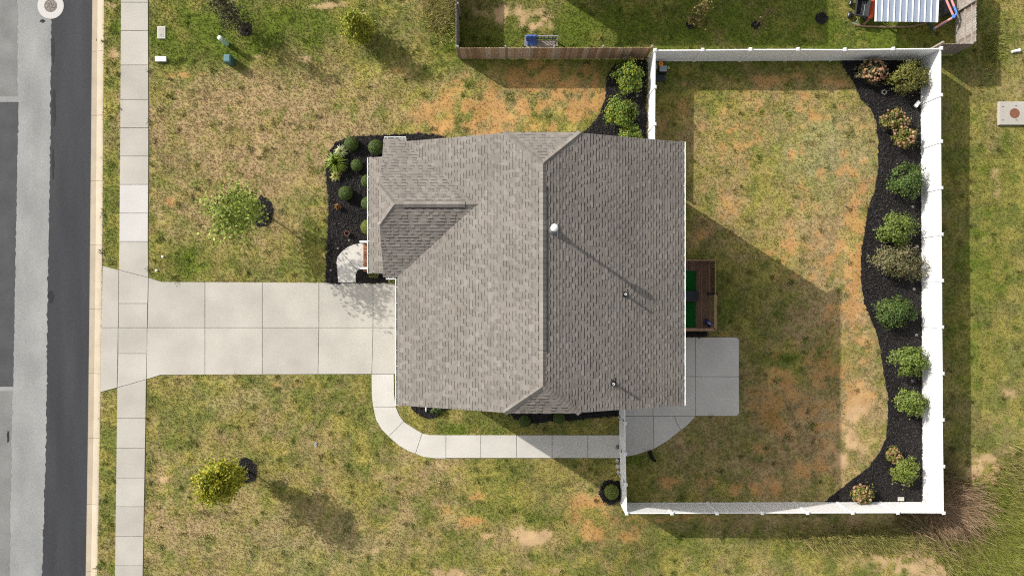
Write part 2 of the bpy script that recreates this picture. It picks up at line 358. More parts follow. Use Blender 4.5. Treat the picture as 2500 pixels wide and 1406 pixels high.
LUSH = [(560,60,210,80,.75),(430,90,70,60,.5),(760,50,140,50,.5),(620,120,140,45,.5),(1090,90,40,60,.7),(272,60,20,70,1.0),(272,500,20,150,.45),(268,1150,20,300,.15),(560,650,200,40,.5),(470,640,50,60,.4),(460,1000,90,40,.35),(420,1080,40,20,.3),(1400,100,280,50,.9),(1700,60,400,80,1.0),(2100,90,200,50,.85),(2190,110,90,20,.9),(2410,600,90,420,.75),(2340,1180,30,60,.7),(1925,873,22,9,1.6),(1886,1020,15,14,1.8),(1790,760,40,60,.45),(1830,1050,60,60,.35),(1200,1255,60,30,.6),(1330,1260,80,26,.6),(1250,1180,90,30,.35),(1120,1050,100,22,.7),(1350,1050,120,14,.3),(1100,1360,160,20,.3),(930,960,30,60,.5),(930,940,40,30,.4),(1860,350,80,60,.2),(1980,450,70,60,.25),(2450,1290,60,80,.5),(1600,1330,130,30,.5),(1850,1320,140,20,.4),(1550,1190,30,60,.4),(1740,760,40,60,.3),(1560,1120,60,20,.5)]
YEL = [(1900,380,260,190,.8),(2430,500,110,500,.7),(1350,1230,250,140,.45),(700,1300,300,160,.35),(500,640,200,60,.4),(1000,200,150,80,.4),(480,1000,150,60,.6),(2440,1300,100,100,.6),(1980,580,120,120,.5)]
PATCH = [(1880,430,240,200,.9),(2040,620,90,160,1.0),(2000,300,120,80,.6),(1250,1330,330,110,.55),(2440,300,80,250,.5),(2440,1180,80,120,.8),(1900,980,240,230,.55),(1350,240,330,90,.5),(500,400,180,200,.18),(600,1250,250,150,.15)]
PALE = [(2010,370,75,60,1.0),(1960,330,50,30,.5),(720,1330,200,80,.35),(560,980,120,40,.4),(2000,420,60,40,.4)]
def field(blobs, x, y, wx, wy):
    t = np.zeros(x.shape)
    for cx, cy, rx, ry, a in blobs:
        m = (np.abs(x-cx) < rx*2.4+50) & (np.abs(y-cy) < ry*2.4+50)
        if not m.any(): continue
        dx = (x[m]+wx[m]*min(1, rx/40.)-cx)/rx; dy = (y[m]+wy[m]*min(1, ry/40.)-cy)/ry
        t[m] += a*np.exp(-(dx*dx+dy*dy)*0.75)
    return t
def lawn(x, y):
    """x, y in survey pixels -> albedo (n,3), cover 0..1"""
    wx = (fbm(x, y, 70, 3, 5)-.5)*90; wy = (fbm(x, y, 70, 3, 9)-.5)*90
    n1 = fbm(x, y, 110, 4, 21); n2 = fbm(x, y, 26, 3, 33); n3 = fbm(x, y, 9, 2, 41); n4 = fbm(x, y, 45, 4, 57)
    n5 = fbm(x, y, 16, 3, 83)
    dry = np.clip(field(DRY, x, y, wx, wy)*.78+0.13+(n1-.5)*1.3+(n2-.5)*1.25+(n3-.5)*.55, 0, 1)
    lush = field(LUSH, x, y, wx, wy); lushw = np.clip(lush*(.75+1.6*(n4-.5))+(n2-.5)*.9*np.minimum(1,lush*2)+sstep(.62,.72,n5)*.45, 0, 1)
    dry = dry*(1-.8*lushw)
    clay = field(CLAY, x, y, wx, wy)+field(PATCH, x, y, wx, wy)*sstep(.50,.74,fbm(x, y, 22, 3, 101))*.62; clw = sstep(.22,.95, np.minimum(clay,1.15)*(.78+3.2*(n2-.5)+1.5*(n5-.5)+.8*(n3-.5)))
    bare = field(BARE, x, y, wx, wy); baw = sstep(.24,.92, np.minimum(bare,1.3)*(.85+2.6*(n2-.5)+1.8*(n5-.5)))
    pale = np.clip(field(PALE, x, y, wx, wy)*(.4+1.1*n2), 0, 1)
    G = np.array([.178,.190,.048]); T = np.array([.375,.275,.142]); LU = np.array([.112,.146,.022]); O = np.array([.45,.245,.092]); B = np.array([.48,.33,.185]); PA = np.array([.33,.31,.155])
    YG = np.array([.335,.288,.078])
    yel = np.clip(sstep(.40,.68, fbm(x, y, 34, 4, 71)+field(YEL, x, y, wx, wy)*.22)*.85, 0, 1)[:,None]
    c = (G*(1-yel)+YG*yel)*(1-dry[:,None])+T*dry[:,None]
    c = c*(1-lushw[:,None])+LU*lushw[:,None]
    c = c*(1-pale[:,None]*.7)+PA*pale[:,None]*.7
    c = c*(1-clw[:,None]*.72)+O*clw[:,None]*.72
    c = c*(1-baw[:,None]*.9)+B*baw[:,None]*.9
    c = c*(0.80+.40*n4)[:,None]*(.88+.24*n5)[:,None]
    cover = np.clip(1-.6*clw-.92*baw-.15*dry, 0.03, 1)
    return c, cover

def terrain(x, y):
    """the lot falls away outside the bottom and right fences"""
    a = sstep(1236, 1300, y)*sstep(1430, 1640, x)*-.58
    b = sstep(2262, 2330, x)*sstep(120, 300, y)*-.22
    return np.minimum(a, b)
# ground sheet
def axis(lo, hi, st, far):
    return np.array([-far, -far*.5, -far*.25, lo-12, lo-5]+list(np.arange(lo, hi+1e-6, st))+[hi+5, hi+12, far*.25, far*.5, far])
gx = axis(-29.5, 29.5, 0.15, 400); gy = axis(-17, 17, 0.15, 400)
XX, YY = np.meshgrid(gx, gy); xf = XX.ravel(); yf = YY.ravel()
pxs = xf*S+CX; pys = CY-yf*S
kmid = np.interp(pys, [t[0] for t in KL], [interp(KR,t[0])-5 for t in KL])
zf = np.where(pxs < kmid, -0.24, 0.0) + np.where(pxs > kmid+16, (fbm(pxs, pys, 60, 3, 3)-.5)*0.012, 0)
zf = zf + np.where(pxs > kmid+16, terrain(pxs, pys), 0)
gc, _ = lawn(np.clip(pxs,-400,2900), np.clip(pys,-400,1800))
nx, ny = len(gx), len(gy)
idx = np.arange(nx*ny).reshape(ny, nx)
quads = np.stack([idx[:-1,:-1], idx[:-1,1:], idx[1:,1:], idx[1:,:-1]], -1).reshape(-1,4)
me = bpy.data.meshes.new('ground')
me.vertices.add(nx*ny); me.vertices.foreach_set('co', np.stack([xf,yf,zf],-1).astype(np.float32).ravel())
me.loops.add(len(quads)*4); me.loops.foreach_set('vertex_index', quads.ravel().astype(np.int32))
me.polygons.add(len(quads)); me.polygons.foreach_set('loop_start', np.arange(0,len(quads)*4,4,dtype=np.int32)); me.polygons.foreach_set('loop_total', np.full(len(quads),4,np.int32))
at = me.attributes.new('Col','FLOAT_COLOR','POINT'); at.data.foreach_set('color', np.hstack([gc*1.02, np.ones((nx*ny,1))]).astype(np.float32).ravel())
me.materials.append(M['ground']); me.update(calc_edges=True)
ground = link(bpy.data.objects.new('ground', me), None); ground['kind'] = 'structure'

# ------------------------------------------------------------------ street
def jagged(tabL, tabR, y0, y1, jl=0.0, jr=0.0, st=6):
    L = [(interp(tabL,y)+RNG.gauss(0,jl), y) for y in range(y0, y1+1, st)]
    R = [(interp(tabR,y)+RNG.gauss(0,jr), y) for y in range(y0, y1+1, st)]
    return L + R[::-1]
def sheet(name, pxpoly, z, mat, parent=None, kind=None):
    mb = MB(); mb.poly([(*p, z) for p in gp(pxpoly)]); o = mb.build(name, mat, parent)
    if kind: o['kind'] = kind
    return o
road = sheet('road', [(-2500,-8000)]+[(interp(KL,y)+2,y) for y in (-8000,0,360,700,1060,1406,9000)]+[(-2500,9000)], -0.130, M['road_old'], None, 'structure')
sheet('asphalt_strip', jagged(DL, [(a,b+1) for a,b in KL], -180, 1600, 1.0, 0.2), -0.124, M['road_new'], road)
sheet('asphalt_patch', [(-200,248)]+[(interp(PR,y)+RNG.gauss(0,.7),y) for y in range(248,946,6)]+[(-200,945)], -0.124, M['road_patch'], road)
sheet('worn_lane', [(-200,-180)]+[(38+RNG.gauss(0,1.2),y) for y in range(-180,236,6)]+[(-200,236)], -0.126, M['road_mid'], road)
sheet('worn_lane', [(-200,955)]+[(25+RNG.gauss(0,1.0)-(y-955)*.013,y) for y in range(955,1600,6)]+[(-200,1600)], -0.126, M['road_mid'], road)
for (x, y, rx, ry) in ((128,262,4,44),(126,120,4,30),(120,722,7,16),(16,1066,3,16),(100,50,6,4),(126,400,3,36)):
    sheet('tar_stain', ell(x,y,rx,ry,18,0.25,int(x+y)), -0.119, M['tar'], road)
# manhole
mc = P(124,15,-0.12)
mh = thing('manhole', 'round iron manhole cover in a pale concrete collar in the road', 'manhole', mc)
mb = MB(); mb.lathe([(0.70,-0.05),(0.70,0.008),(0.67,0.014),(0.345,0.014),(0.345,-0.05)], mc, 36); mb.build('concrete_collar', M['concrete_new'], mh)
mb = MB(); mb.lathe([(0.335,-0.05),(0.335,0.02),(0.31,0.022),(0.30,0.012),(0.27,0.012),(0.26,0.022),(0.05,0.022)], mc, 32); lid = mb.build('cover', M['iron'], mh)
mb = MB()
for i in range(6):
    for j in range(4):
        a = i*math.pi/3+j*.2; r = .08+j*.045; q = mc+Vector((math.cos(a)*r, math.sin(a)*r, 0)); mb.box(q.x-.014,q.x+.014,q.y-.014,q.y+.014,q.z+.0225,q.z+.032)
mb.build('raised_studs', M['rubber'], lid)['kind'] = 'stuff'
# kerb
kerb = MB(); kerb.poly([(*g2(interp(KL,y)+4,y),-0.16) for y in (-180,1600)]+[(*g2(interp(KR,y)-3,y),-0.16) for y in (1600,-180)])
kerb = kerb.build('kerb', M['joint']); kerb['kind'] = 'structure'
kj = [-190,-33,124,281,441,597,755,912,1070,1232,1396,1560]
for a, b in zip(kj[:-1], kj[1:]):
    mb = MB(); prof = [(0,-.118),(.05,-.122),(.40,-.126),(.58,-.07),(.80,-.01),(.93,.012),(1.0,.010)]
    ys = np.linspace(a+.35, b-.35, 6); rows = []
    for y in ys:
        l, r = interp(KL,y), interp(KR,y); rows.append([(*g2(l+(r-l)*t,y), z) for t, z in prof])
    n = len(prof); vs = [p for r in rows for p in r]; fs = []
    for i in range(5):
        for k in range(n-1): fs.append((i*n+k, i*n+k+1, (i+1)*n+k+1, (i+1)*n+k)[::-1])
    base = len(vs)
    for r in (rows[0], rows[-1]): vs += [(p[0],p[1],-.2) for p in r]
    for e, i in ((0,0),(1,5)):
        for k in range(n-1): fs.append((i*n+k, i*n+k+1, base+e*n+k+1, base+e*n+k))
    bk = len(vs)
    for r in rows: vs.append((r[-1][0], r[-1][1], -.2))
    for i in range(5): fs.append((i*n+n-1, (i+1)*n+n-1, bk+i+1, bk+i))
    mb.mesh(vs, fs); mb.build('kerb_stone', M['kerb'], kerb)

# ------------------------------------------------------------------ slabs
def slab(name, pts, parent, z1=0.035, mat='concrete', gap=0.011, dz=True):
    poly = inset(gp(pts), gap); mb = MB(); mb.prism(poly, -0.03, z1+(RNG.uniform(-.003,.003) if dz else 0), 0.008)
    return mb.build(name, M[mat], parent)
sw = sheet('sidewalk', SIDE, 0.010, M['joint'], None, 'structure')
sj = [-160,-78,7,76,160,244,313,382,451,521,590]
def sidequad(a, b): return [(interp(SL,a),a),(interp(SR,a),a),(interp(SR,b),b),(interp(SL,b),b)]
for a, b in zip(sj[:-1], sj[1:]):
    slab('paving_slab', sidequad(a,b), sw, mat='concrete_new' if a in (451,521) else 'concrete')
slab('paving_slab', [(interp(SL,590),590),(interp(SR,590),590),(363,678),(291,659)], sw)
slab('paving_slab', [(287,946),(357.5,926),(interp(SR,1020),1020),(interp(SL,1020),1020)], sw)
sj = [1020,1094,1166,1236,1308,1380,1452,1525,1600]
for a, b in zip(sj[:-1], sj[1:]): slab('paving_slab', sidequad(a,b), sw)
dw = sheet('driveway', DRIVE_OUT, 0.014, M['joint'], None, 'structure')
for q in ([(251,649),(291,659),(289.5,800),(248,800)], [(248,800),(289.5,800),(287,946),(246,957)],
          [(291,659),(363,678),(361.5,741),(290,741)], rect(290,741,361,800), rect(289,800,360,863), [(289,863),(359.5,863),(358,926),(287,946)],
          [(363,678),(395,688),(501,688.5),(501,800),(361,800)], [(360,800),(501,800),(501,914.5),(393,915),(358,926)],
          [(501,688.5),(641,689),(641,800),(501,800)], [(501,800),(641,800),(641,914),(501,914.5)],
          [(641,689),(779,690),(779,800),(641,800)], [(641,800),(779,800),(777,913.5),(641,914)],
          [(779,690),(911,691),(911,800),(779,800)], [(779,800),(911,800),(908,913),(777,913.5)],
          [(911,691),(1040,691),(1040,800),(911,800)], [(911,800),(1040,800),(1040,913),(908,913)]):
    slab('concrete_slab', q, dw)
wk = sheet('walkway', WALK_OUTER+[(1512,1117.5),(1512,1061.5)]+WALK_INNER[::-1], 0.012, M['joint'], None, 'structure')
o, i = WALK_OUTER, WALK_INNER
slab('walkway_slab', o[:3]+[(909.8,984)][:0]+[i[2]]+[i[1],i[0]], wk, mat='concrete_walk')
slab('walkway_slab', o[2:6]+[i[4],i[3],i[2]], wk, mat='concrete_walk')
slab('walkway_slab', [o[5],o[6],o[7],(1014.5,1107),(1027,1071)][:4]+[(1031,1057),i[5],i[4]], wk, mat='concrete_walk')
slab('walkway_slab', [(1014.5,1107),o[8],o[9],o[10],i[8],i[7],i[6]], wk, mat='concrete_walk')
for a, b in zip([1089,1174,1261,1348,1435],[1174,1261,1348,1435,1513]): slab('walkway_slab', rect(a,1061.3,b,1117.6), wk, mat='concrete_walk')
pt = sheet('patio', PATIO, 0.012, M['joint'], None, 'structure')
slab('patio_slab', rect(1578,823,1698,919), pt, mat='concrete_walk'); slab('patio_slab', [(1698,823),(1797,823),(1804,829),(1804,919),(1698,919)], pt, mat='concrete_walk')
slab('patio_slab', [(1594,919),(1698,919),(1698,1015),(1594,1015)], pt, mat='concrete_walk'); slab('patio_slab', [(1698,919),(1804,919),(1804.5,1008),(1798,1015),(1698,1015)], pt, mat='concrete_walk')
slab('patio_slab', rect(1511,922,1594,1015), pt, mat='concrete_walk')
slab('patio_slab', [(1511,1015),(1595,1015),(1596,1095.5),(1553,1109.5),(1525,1115),(1511,1117)], pt, mat='concrete_walk')
slab('patio_slab', [(1595,1015),(1647,1015),(1652,1032),(1662.5,1049),(1630,1075),(1596,1095.5)], pt, mat='concrete_walk')
slab('patio_slab', [(1647,1015),(1698,1015),(1679,1036.5),(1662.5,1049),(1652,1032)], pt, mat='concrete_walk', gap=0.008)
ld = sheet('entry_landing', [(833.8,615),(849,603.5),(863,597),(880,594),(894,598),(896,603.5),(896,655),(882,656),(874,660.5),(870,669),(869.6,690),(826.7,690),(824,662),(822,642),(824,628)], 0.052, M['joint'], None, 'structure')
slab('landing_slab', LAND_A, ld, 0.075, mat='concrete_walk', gap=0.01); slab('landing_slab', LAND_B, ld, 0.075, mat='concrete_walk', gap=0.01)

# ------------------------------------------------------------------ mulch beds
def bed(name, pts, zt=0.045, seed=0, dens=330):
    poly = gp(pts); r = random.Random(seed); rag = []
    n = len(poly)
    for k in range(n):
        a = Vector(poly[k]); b = Vector(poly[(k+1)%n]); m = max(1, int((b-a).length/0.12))
        for j in range(m):
            q = a.lerp(b, j/m); rag.append((q.x+r.gauss(0,.022), q.y+r.gauss(0,.022)))
    mb = MB(); mb.prism(rag, -0.02, zt, 0.0); o = mb.build(name, M['mulch']); o['kind'] = 'structure'
    xs = [p[0] for p in rag]; ys = [p[1] for p in rag]
    N = int((max(xs)-min(xs))*(max(ys)-min(ys))*dens); rs = np.random.RandomState(seed+3)
    x = rs.uniform(min(xs)-.05,max(xs)+.05,N); y = rs.uniform(min(ys)-.05,max(ys)+.05,N)
    big = [(px+(.0), py) for px, py in rag]
    k = inpoly(x, y, big); x = x[k]; y = y[k]
    if name.startswith('mulch') :
        k2 = ~inpoly(x*S+CX, CY-y*S, LAND_A) & ~inpoly(x*S+CX, CY-y*S, LAND_B); x = x[k2]; y = y[k2]
    N = len(x); x = x+rs.normal(0,.05,N); y = y+rs.normal(0,.05,N); th = rs.uniform(0,2*np.pi,N); L = rs.uniform(.022,.055,N); W = rs.uniform(.010,.022,N); tl = rs.uniform(-.6,.6,N); z = zt+.012+rs.uniform(0,.03,N)
    u = np.stack([np.cos(th)*np.cos(tl), np.sin(th)*np.cos(tl), np.sin(tl)],-1)*L[:,None]; v = np.stack([-np.sin(th), np.cos(th), rs.uniform(-.7,.7,N)],-1)*W[:,None]
    c = np.stack([x,y,z],-1); V = np.stack([c-u-v, c+u-v, c+u+v, c-u+v],1).reshape(-1,3)
    sh = (rs.gamma(5.0,.0044,N)+.006)*(.55+.9*fbm(x*S,y*S,60,3,91)); col = sh[:,None]*np.array([1.05,.95,.93]); col = np.repeat(col,4,0)
    ch = link(bpy.data.objects.new('mulch_chips', raw_mesh('mulch_chips', V, 4, col, M['chips'])), o); ch['kind'] = 'stuff'
    return o
bed('mulch_bed', BED_BACK, seed=1); bed('mulch_bed', BED_FRONT, seed=2); bed('mulch_bed', BED_NORTH, seed=3); bed('mulch_bed', BED_SOUTH, seed=4)
for k, r in enumerate(RINGS): bed('mulch_ring', r, 0.05, seed=10+k)

# ------------------------------------------------------------------ grass (blades over the whole lawn)
def blades(name, x, y, cols, hgt, wid, lean, nb, seed, z0=0.0):
    rs = np.random.RandomState(seed); N = len(x)
    out = []; cc = []; z0 = terrain(x*S+CX, CY-y*S)
    for b in range(nb):
        th = rs.uniform(0,2*np.pi,N); h = hgt*rs.uniform(.55,1.35,N); w = wid*rs.uniform(.6,1.4,N); ln = h*lean*rs.uniform(.4,1.5,N)
        ox = x+rs.normal(0,.02,N); oy = y+rs.normal(0,.02,N)
        px, py = -np.sin(th)*w/2, np.cos(th)*w/2
        a = np.stack([ox+px, oy+py, z0],-1); c = np.stack([ox-px, oy-py, z0],-1)
        t = np.stack([ox+np.cos(th)*ln, oy+np.sin(th)*ln, z0+h],-1)
        out.append(np.stack([a,c,t],1).reshape(-1,3))
        f = rs.uniform(.84,1.18,N)[:,None]; k = cols*f
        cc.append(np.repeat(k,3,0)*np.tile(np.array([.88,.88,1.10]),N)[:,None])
    return np.concatenate(out), np.concatenate(cc)
N0 = 330000
tx = NR.uniform(-28.3,28.3,N0); ty = NR.uniform(-16.4,16.4,N0)
ppx = tx*S+CX; ppy = CY-ty*S
keep = np.ones(N0,bool)
for poly in NOGRASS: keep &= ~inpoly(ppx+NR.normal(0,1.2,N0), ppy+NR.normal(0,1.2,N0), poly)
tx, ty, ppx, ppy = tx[keep], ty[keep], ppx[keep], ppy[keep]
gcol, cov = lawn(ppx, ppy)
k = NR.uniform(0,1,len(tx)) < cov
tx, ty, gcol = tx[k], ty[k], gcol[k]
hue = NR.normal(0,.07,(len(tx),1)); gcol = gcol*(1+np.hstack([hue*.7, -hue*.1, hue*.3]))
V, C = blades('grass', tx, ty, gcol, .043, .034, 1.25, 3, 5)
sel = NR.choice(len(tx), 620, False); wx_ = np.repeat(tx[sel],16)+NR.normal(0,.07,620*16)*np.repeat(NR.uniform(.5,1.5,620),16); wy_ = np.repeat(ty[sel],16)+NR.normal(0,.07,620*16)*np.repeat(NR.uniform(.5,1.5,620),16)
wc_ = np.repeat(gcol[sel]*.62+np.array([.11,.15,.026])*.38,16,0)*np.repeat(NR.uniform(.7,1.25,(620,1)),16,0)
V2, C2 = blades('weeds', wx_, wy_, wc_, .085, .05, 1.0, 2, 6); V = np.concatenate([V,V2]); C = np.concatenate([C,C2])   # clumps of weed in the turf
gr = link(bpy.data.objects.new('grass', raw_mesh('grass', V, 3, np.clip(C,0.004,.8), M['grass'])), None); tag(gr, 'patchy green and straw coloured lawn grass over the whole yard', 'grass', kind='stuff')

# ------------------------------------------------------------------ the house
EV = 7.4; PM = 0.40; PB = 0.47
XE, XW = 7.323, -4.882; XR = 1.2205; RZ = EV + PM*(XE-XR); YN, YS = 6.252, -5.022
RN, RS = 4.92, -3.88; HC = 1.55; CZ = RZ - PM*HC
BX, BN, BS, BR = -5.5, 6.357, 0.49, 3.4235; BZ = EV + PB*(BN-BR); BH = 0.83; BCZ = BZ-PB*BH; BRX = -4.81
AX = XW + (BZ-EV)/PM      # where the bay ridge dies into the front slope
house = thing('house', 'two storey house with grey brown shingle roof and clipped gables', 'house', (1.2,0.6,0))
# walls
mb = MB()
def wallpoly(pts): mb.poly(pts)
wx0, wx1, wy0, wy1 = -4.58, 7.02, -4.72, 5.95
def gz(x): return min(EV-.12+PM*min(x-XW, XE-x), CZ-.12)
for y in (wy0, wy1):
    top = [(x,y,gz(x)) for x in (wx0, XR-HC, XR+HC, wx1)]
    wallpoly([(wx0,y,0),(wx1,y,0)]+top[::-1])
for x in (wx0, wx1): wallpoly([(x,wy0,0),(x,wy1,0),(x,wy1,gz(x)),(x,wy0,gz(x))])
mb.build('wall', M['siding'], house)
mb = MB(); bx0 = -5.2
def bz(y): return min(EV-.12+PB*min(BN-y, y-BS), BCZ-.12)
mb.poly([(bx0,.79,0),(bx0,6.05,0)]+[(bx0,y,bz(y)) for y in (6.05, BR+BH, BR-BH, .79)])
for y in (.79, 6.05): mb.poly([(bx0,y,0),(-4.5,y,0),(-4.5,y,bz(y)),(bx0,y,bz(y))])
mb.build('wall', M['siding'], house)
def panel(name, a, b, n, mat, parent, t=0.05):
    a = Vector(a); b = Vector(b); nn = Vector(n); m2 = MB()
    lo = Vector((min(a.x,b.x),min(a.y,b.y),min(a.z,b.z))); hi = Vector((max(a.x,b.x),max(a.y,b.y),max(a.z,b.z)))
    if abs(nn.x) > .5: m2.box(lo.x-(t if nn.x<0 else 0), lo.x+(t if nn.x>0 else 0), lo.y, hi.y, lo.z, hi.z)
    else: m2.box(lo.x, hi.x, lo.y-(t if nn.y<0 else 0), lo.y+(t if nn.y>0 else 0), lo.z, hi.z)
    return m2.build(name, mat, parent)
gd = panel('garage_door', (-4.585,-4.3,.05), (-4.585,.4,2.3), (-1,0,0), M['white'], house)
for k in range(3): panel('door_panel_line', (-4.64,-4.3,.6+k*.56), (-4.64,.4,.62+k*.56), (-1,0,0), M['trough'], gd, .006)
for (a, b, n) in (((-5.205,1.6,4.6),(-5.205,2.6,6.1),(-1,0,0)), ((-5.205,4.2,4.6),(-5.205,5.2,6.1),(-1,0,0)), ((-5.205,4.0,.9),(-5.205,5.4,2.4),(-1,0,0)), ((-4.585,-3.4,4.6),(-4.585,-2.3,6.1),(-1,0,0)), ((-4.585,-1.6,4.6),(-4.585,-.5,6.1),(-1,0,0)),
                  ((7.025,-3.8,4.6),(7.025,-2.8,6.1),(1,0,0)), ((7.025,2.4,4.6),(7.025,3.6,6.1),(1,0,0)), ((7.025,4.2,1.0),(7.025,5.2,2.4),(1,0,0)), ((2.0,5.955,4.6),(3.0,5.955,6.0),(0,1,0)), ((0.6,-4.725,4.6),(1.6,-4.725,6.0),(0,-1,0))):
    w = panel('window', a, b, n, M['white'], house, .06)
    q = Vector(n)*.061; A = Vector(a)+q; B = Vector(b)+q; ins = Vector((0 if n[0] else .09, 0 if n[1] else .09, .09)); panel('pane', A+ins, B-ins, n, M['glass'], w, .01)
panel('front_door', (-5.205,1.9,.32), (-5.205,2.85,2.4), (-1,0,0), M['terracotta'], house)
panel('patio_door', (7.025,-1.2,.75), (7.025,.7,2.8), (1,0,0), M['glass'], house)

# roof slopes: plan polygon -> z by plane
def zE(x,y): return EV+PM*(XE-x)
def zW(x,y): return EV+PM*(x-XW)
hN = (RZ-CZ)/(YN-RN); hS = (RZ-CZ)/(RS-YS)
def zHN(x,y): return CZ+hN*(YN-y)
def zHS(x,y): return CZ+hS*(y-YS)
def zBN(x,y): return EV+PB*(BN-y)
def zBS(x,y): return EV+PB*(y-BS)
hB = (BZ-BCZ)/(BRX-BX)
def zBW(x,y): return BCZ+hB*(x-BX)
PRZ, PX0, PX1, PY0, PY1 = 3.05, -6.955, -5.2, 0.74, 6.36
def zP(x,y): return PRZ+PM*(x-PX0)
VB = 6.357-(.4*(-4.55-XW))/PB
SLOPES = [
 ('E', [(XE,YS),(XE,YN),(XR+HC,YN),(XR,RN),(XR,RS),(XR+HC,YS)], zE, (-1,0)),
 ('W', [(XW,YS),(XR-HC,YS),(XR,RS),(XR,BR),(AX,BR),(XW,BS)], zW, (1,0)),
 ('W', [(AX,BR),(XR,BR),(XR,RN),(XR-HC,YN),(-4.55,YN),(-4.55,VB)], zW, (1,0)),
 ('HN', [(XR+HC,YN),(XR-HC,YN),(XR,RN)], zHN, (0,-1)),
 ('HS', [(XR-HC,YS),(XR+HC,YS),(XR,RS)], zHS, (0,1)),
 ('BN', [(BX,BN),(BX,BR+BH),(BRX,BR),(AX,BR),(XW,BN)], zBN, (0,-1)),
 ('BN', [(XW,BN),(-4.55,VB),(-4.55,BN)], zBN, (0,-1)),
 ('BS', [(BX,BS),(XW,BS),(AX,BR),(BRX,BR),(BX,BR-BH)], zBS, (0,1)),
 ('BW', [(BX,BR+BH),(BX,BR-BH),(BRX,BR)], zBW, (1,0)),
 ('P', [(PX0,PY0),(PX1,PY0),(PX1,PY1),(PX0,PY1)], zP, (1,0)),
]
deckm = MB()
for nm, poly, zf_, _ in SLOPES:
    p = ccw(poly); n = len(p)
    tops = [(x,y,zf_(x,y)-.004) for x,y in p]; bots = [(x,y,zf_(x,y)-.14) for x,y in p]
    deckm.poly(tops); deckm.poly(bots[::-1])
    for k in range(n): deckm.poly([bots[k], bots[(k+1)%n], tops[(k+1)%n], tops[k]])
roof = deckm.build('roof', pmat('roof_deck',(.16,.14,.125),.95,.1,3), house); roof['label'] = 'grey brown shingle roof with clipped gables'
def clip(poly, a, b):
    out = []
    for k in range(len(poly)):
        p, q = poly[k], poly[(k+1)%len(poly)]
        sp = (b[0]-a[0])*(p[1]-a[1])-(b[1]-a[1])*(p[0]-a[0]); sq = (b[0]-a[0])*(q[1]-a[1])-(b[1]-a[1])*(q[0]-a[0])
        if sp >= 0: out.append(p)
        if (sp >= 0) != (sq >= 0):
            t = sp/(sp-sq); out.append((p[0]+(q[0]-p[0])*t, p[1]+(q[1]-p[1])*t))
    return out
SHC = [(0.22, 0.201, 0.18), (0.209, 0.191, 0.172), (0.231, 0.21, 0.19), (0.198, 0.181, 0.162), (0.212, 0.194, 0.174), (0.244, 0.222, 0.201), (0.218, 0.195, 0.172)]
EXPO = 0.127
tabs = []   # (area, top pts, skirt faces)
tabcache = {}
def course_tabs(nm, j):
    key = (nm, j)
    if key not in tabcache:
        r = random.Random(hash(nm)%1000*0+sum(map(ord,nm))*977+j*131); t = -12.0+r.uniform(0,.5); L = []
        hi = r.random() < .5
        while t < 12:
            w = r.uniform(.11,.25) if hi else r.uniform(.10,.30)
            L.append((t, t+w, hi, r.choice(SHC), r.uniform(.93,1.07))); t += w; hi = not hi if r.random() < .82 else hi
        tabcache[key] = L
    return tabcache[key]
for nm, poly, zf_, up in SLOPES:
    p = ccw(poly); ux, uy = up; sx, sy = -uy, ux     # up-slope, sideways
    vs_ = [x*ux+y*uy for x,y in p]; ss_ = [x*sx+y*sy for x,y in p]
    v0 = {'E':-XE,'W':XW,'HN':-YN,'HS':YS,'BN':-BN,'BS':BS,'BW':BX,'P':PX0}[nm]-.02
    j = 0
    nz = Vector((-ux*(zf_(p[0][0]+ux,p[0][1]+uy)-zf_(*p[0])), -uy*(zf_(p[0][0]+ux,p[0][1]+uy)-zf_(*p[0])), 1)).normalized()
    while v0+j*EXPO < max(vs_):
        va, vb = v0+j*EXPO, v0+(j+1)*EXPO+.012
        if vb > min(vs_):
            for (a, b, hi, col, br) in course_tabs(nm, j):
                if b < min(ss_) or a > max(ss_): continue
                q = [(va*ux+a*sx, va*uy+a*sy), (va*ux+b*sx, va*uy+b*sy), (vb*ux+b*sx, vb*uy+b*sy), (vb*ux+a*sx, vb*uy+a*sy)]
                q = ccw(q)
                e = p if j else inset(p, -.03)
                for k in range(len(e)):
                    q = clip(q, e[k], e[(k+1)%len(e)])
                    if len(q) < 3: break
                if len(q) < 3 or abs(area2(q)) < .0006: continue
                hb = .021 if hi else .011
                top = []
                for x, y in q:
                    v = x*ux+y*uy; f = (v-va)/(vb-va); h = hb*(1-f)+.0015*f
                    top.append((Vector((x,y,zf_(x,y)))+nz*h, f))
                c = tuple(ch*br for ch in col)
                tabs.append((abs(area2(q)), [t[0] for t in top], [t[1] for t in top], c, hi, nz, (ux,uy)))
        j += 1
def add_tab(mb, t, off=Vector((0,0,0))):
    _, top, fr, c, hi, nz, up = t
    mb.poly([p-off for p in top], c)
    n = len(top)
    for k in range(n):
        a, b = top[k], top[(k+1)%n]
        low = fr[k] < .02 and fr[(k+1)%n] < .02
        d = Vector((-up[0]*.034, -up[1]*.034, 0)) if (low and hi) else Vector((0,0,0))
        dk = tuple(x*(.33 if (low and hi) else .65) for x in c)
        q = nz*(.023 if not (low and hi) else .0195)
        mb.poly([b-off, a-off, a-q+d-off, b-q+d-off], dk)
tabs.sort(key=lambda t: -t[0])
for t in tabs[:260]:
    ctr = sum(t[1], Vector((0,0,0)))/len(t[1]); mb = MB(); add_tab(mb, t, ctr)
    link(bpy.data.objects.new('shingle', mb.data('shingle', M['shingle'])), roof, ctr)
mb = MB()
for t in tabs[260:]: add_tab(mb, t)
o = mb.build('shingles', M['shingle'], roof); o['kind'] = 'stuff'
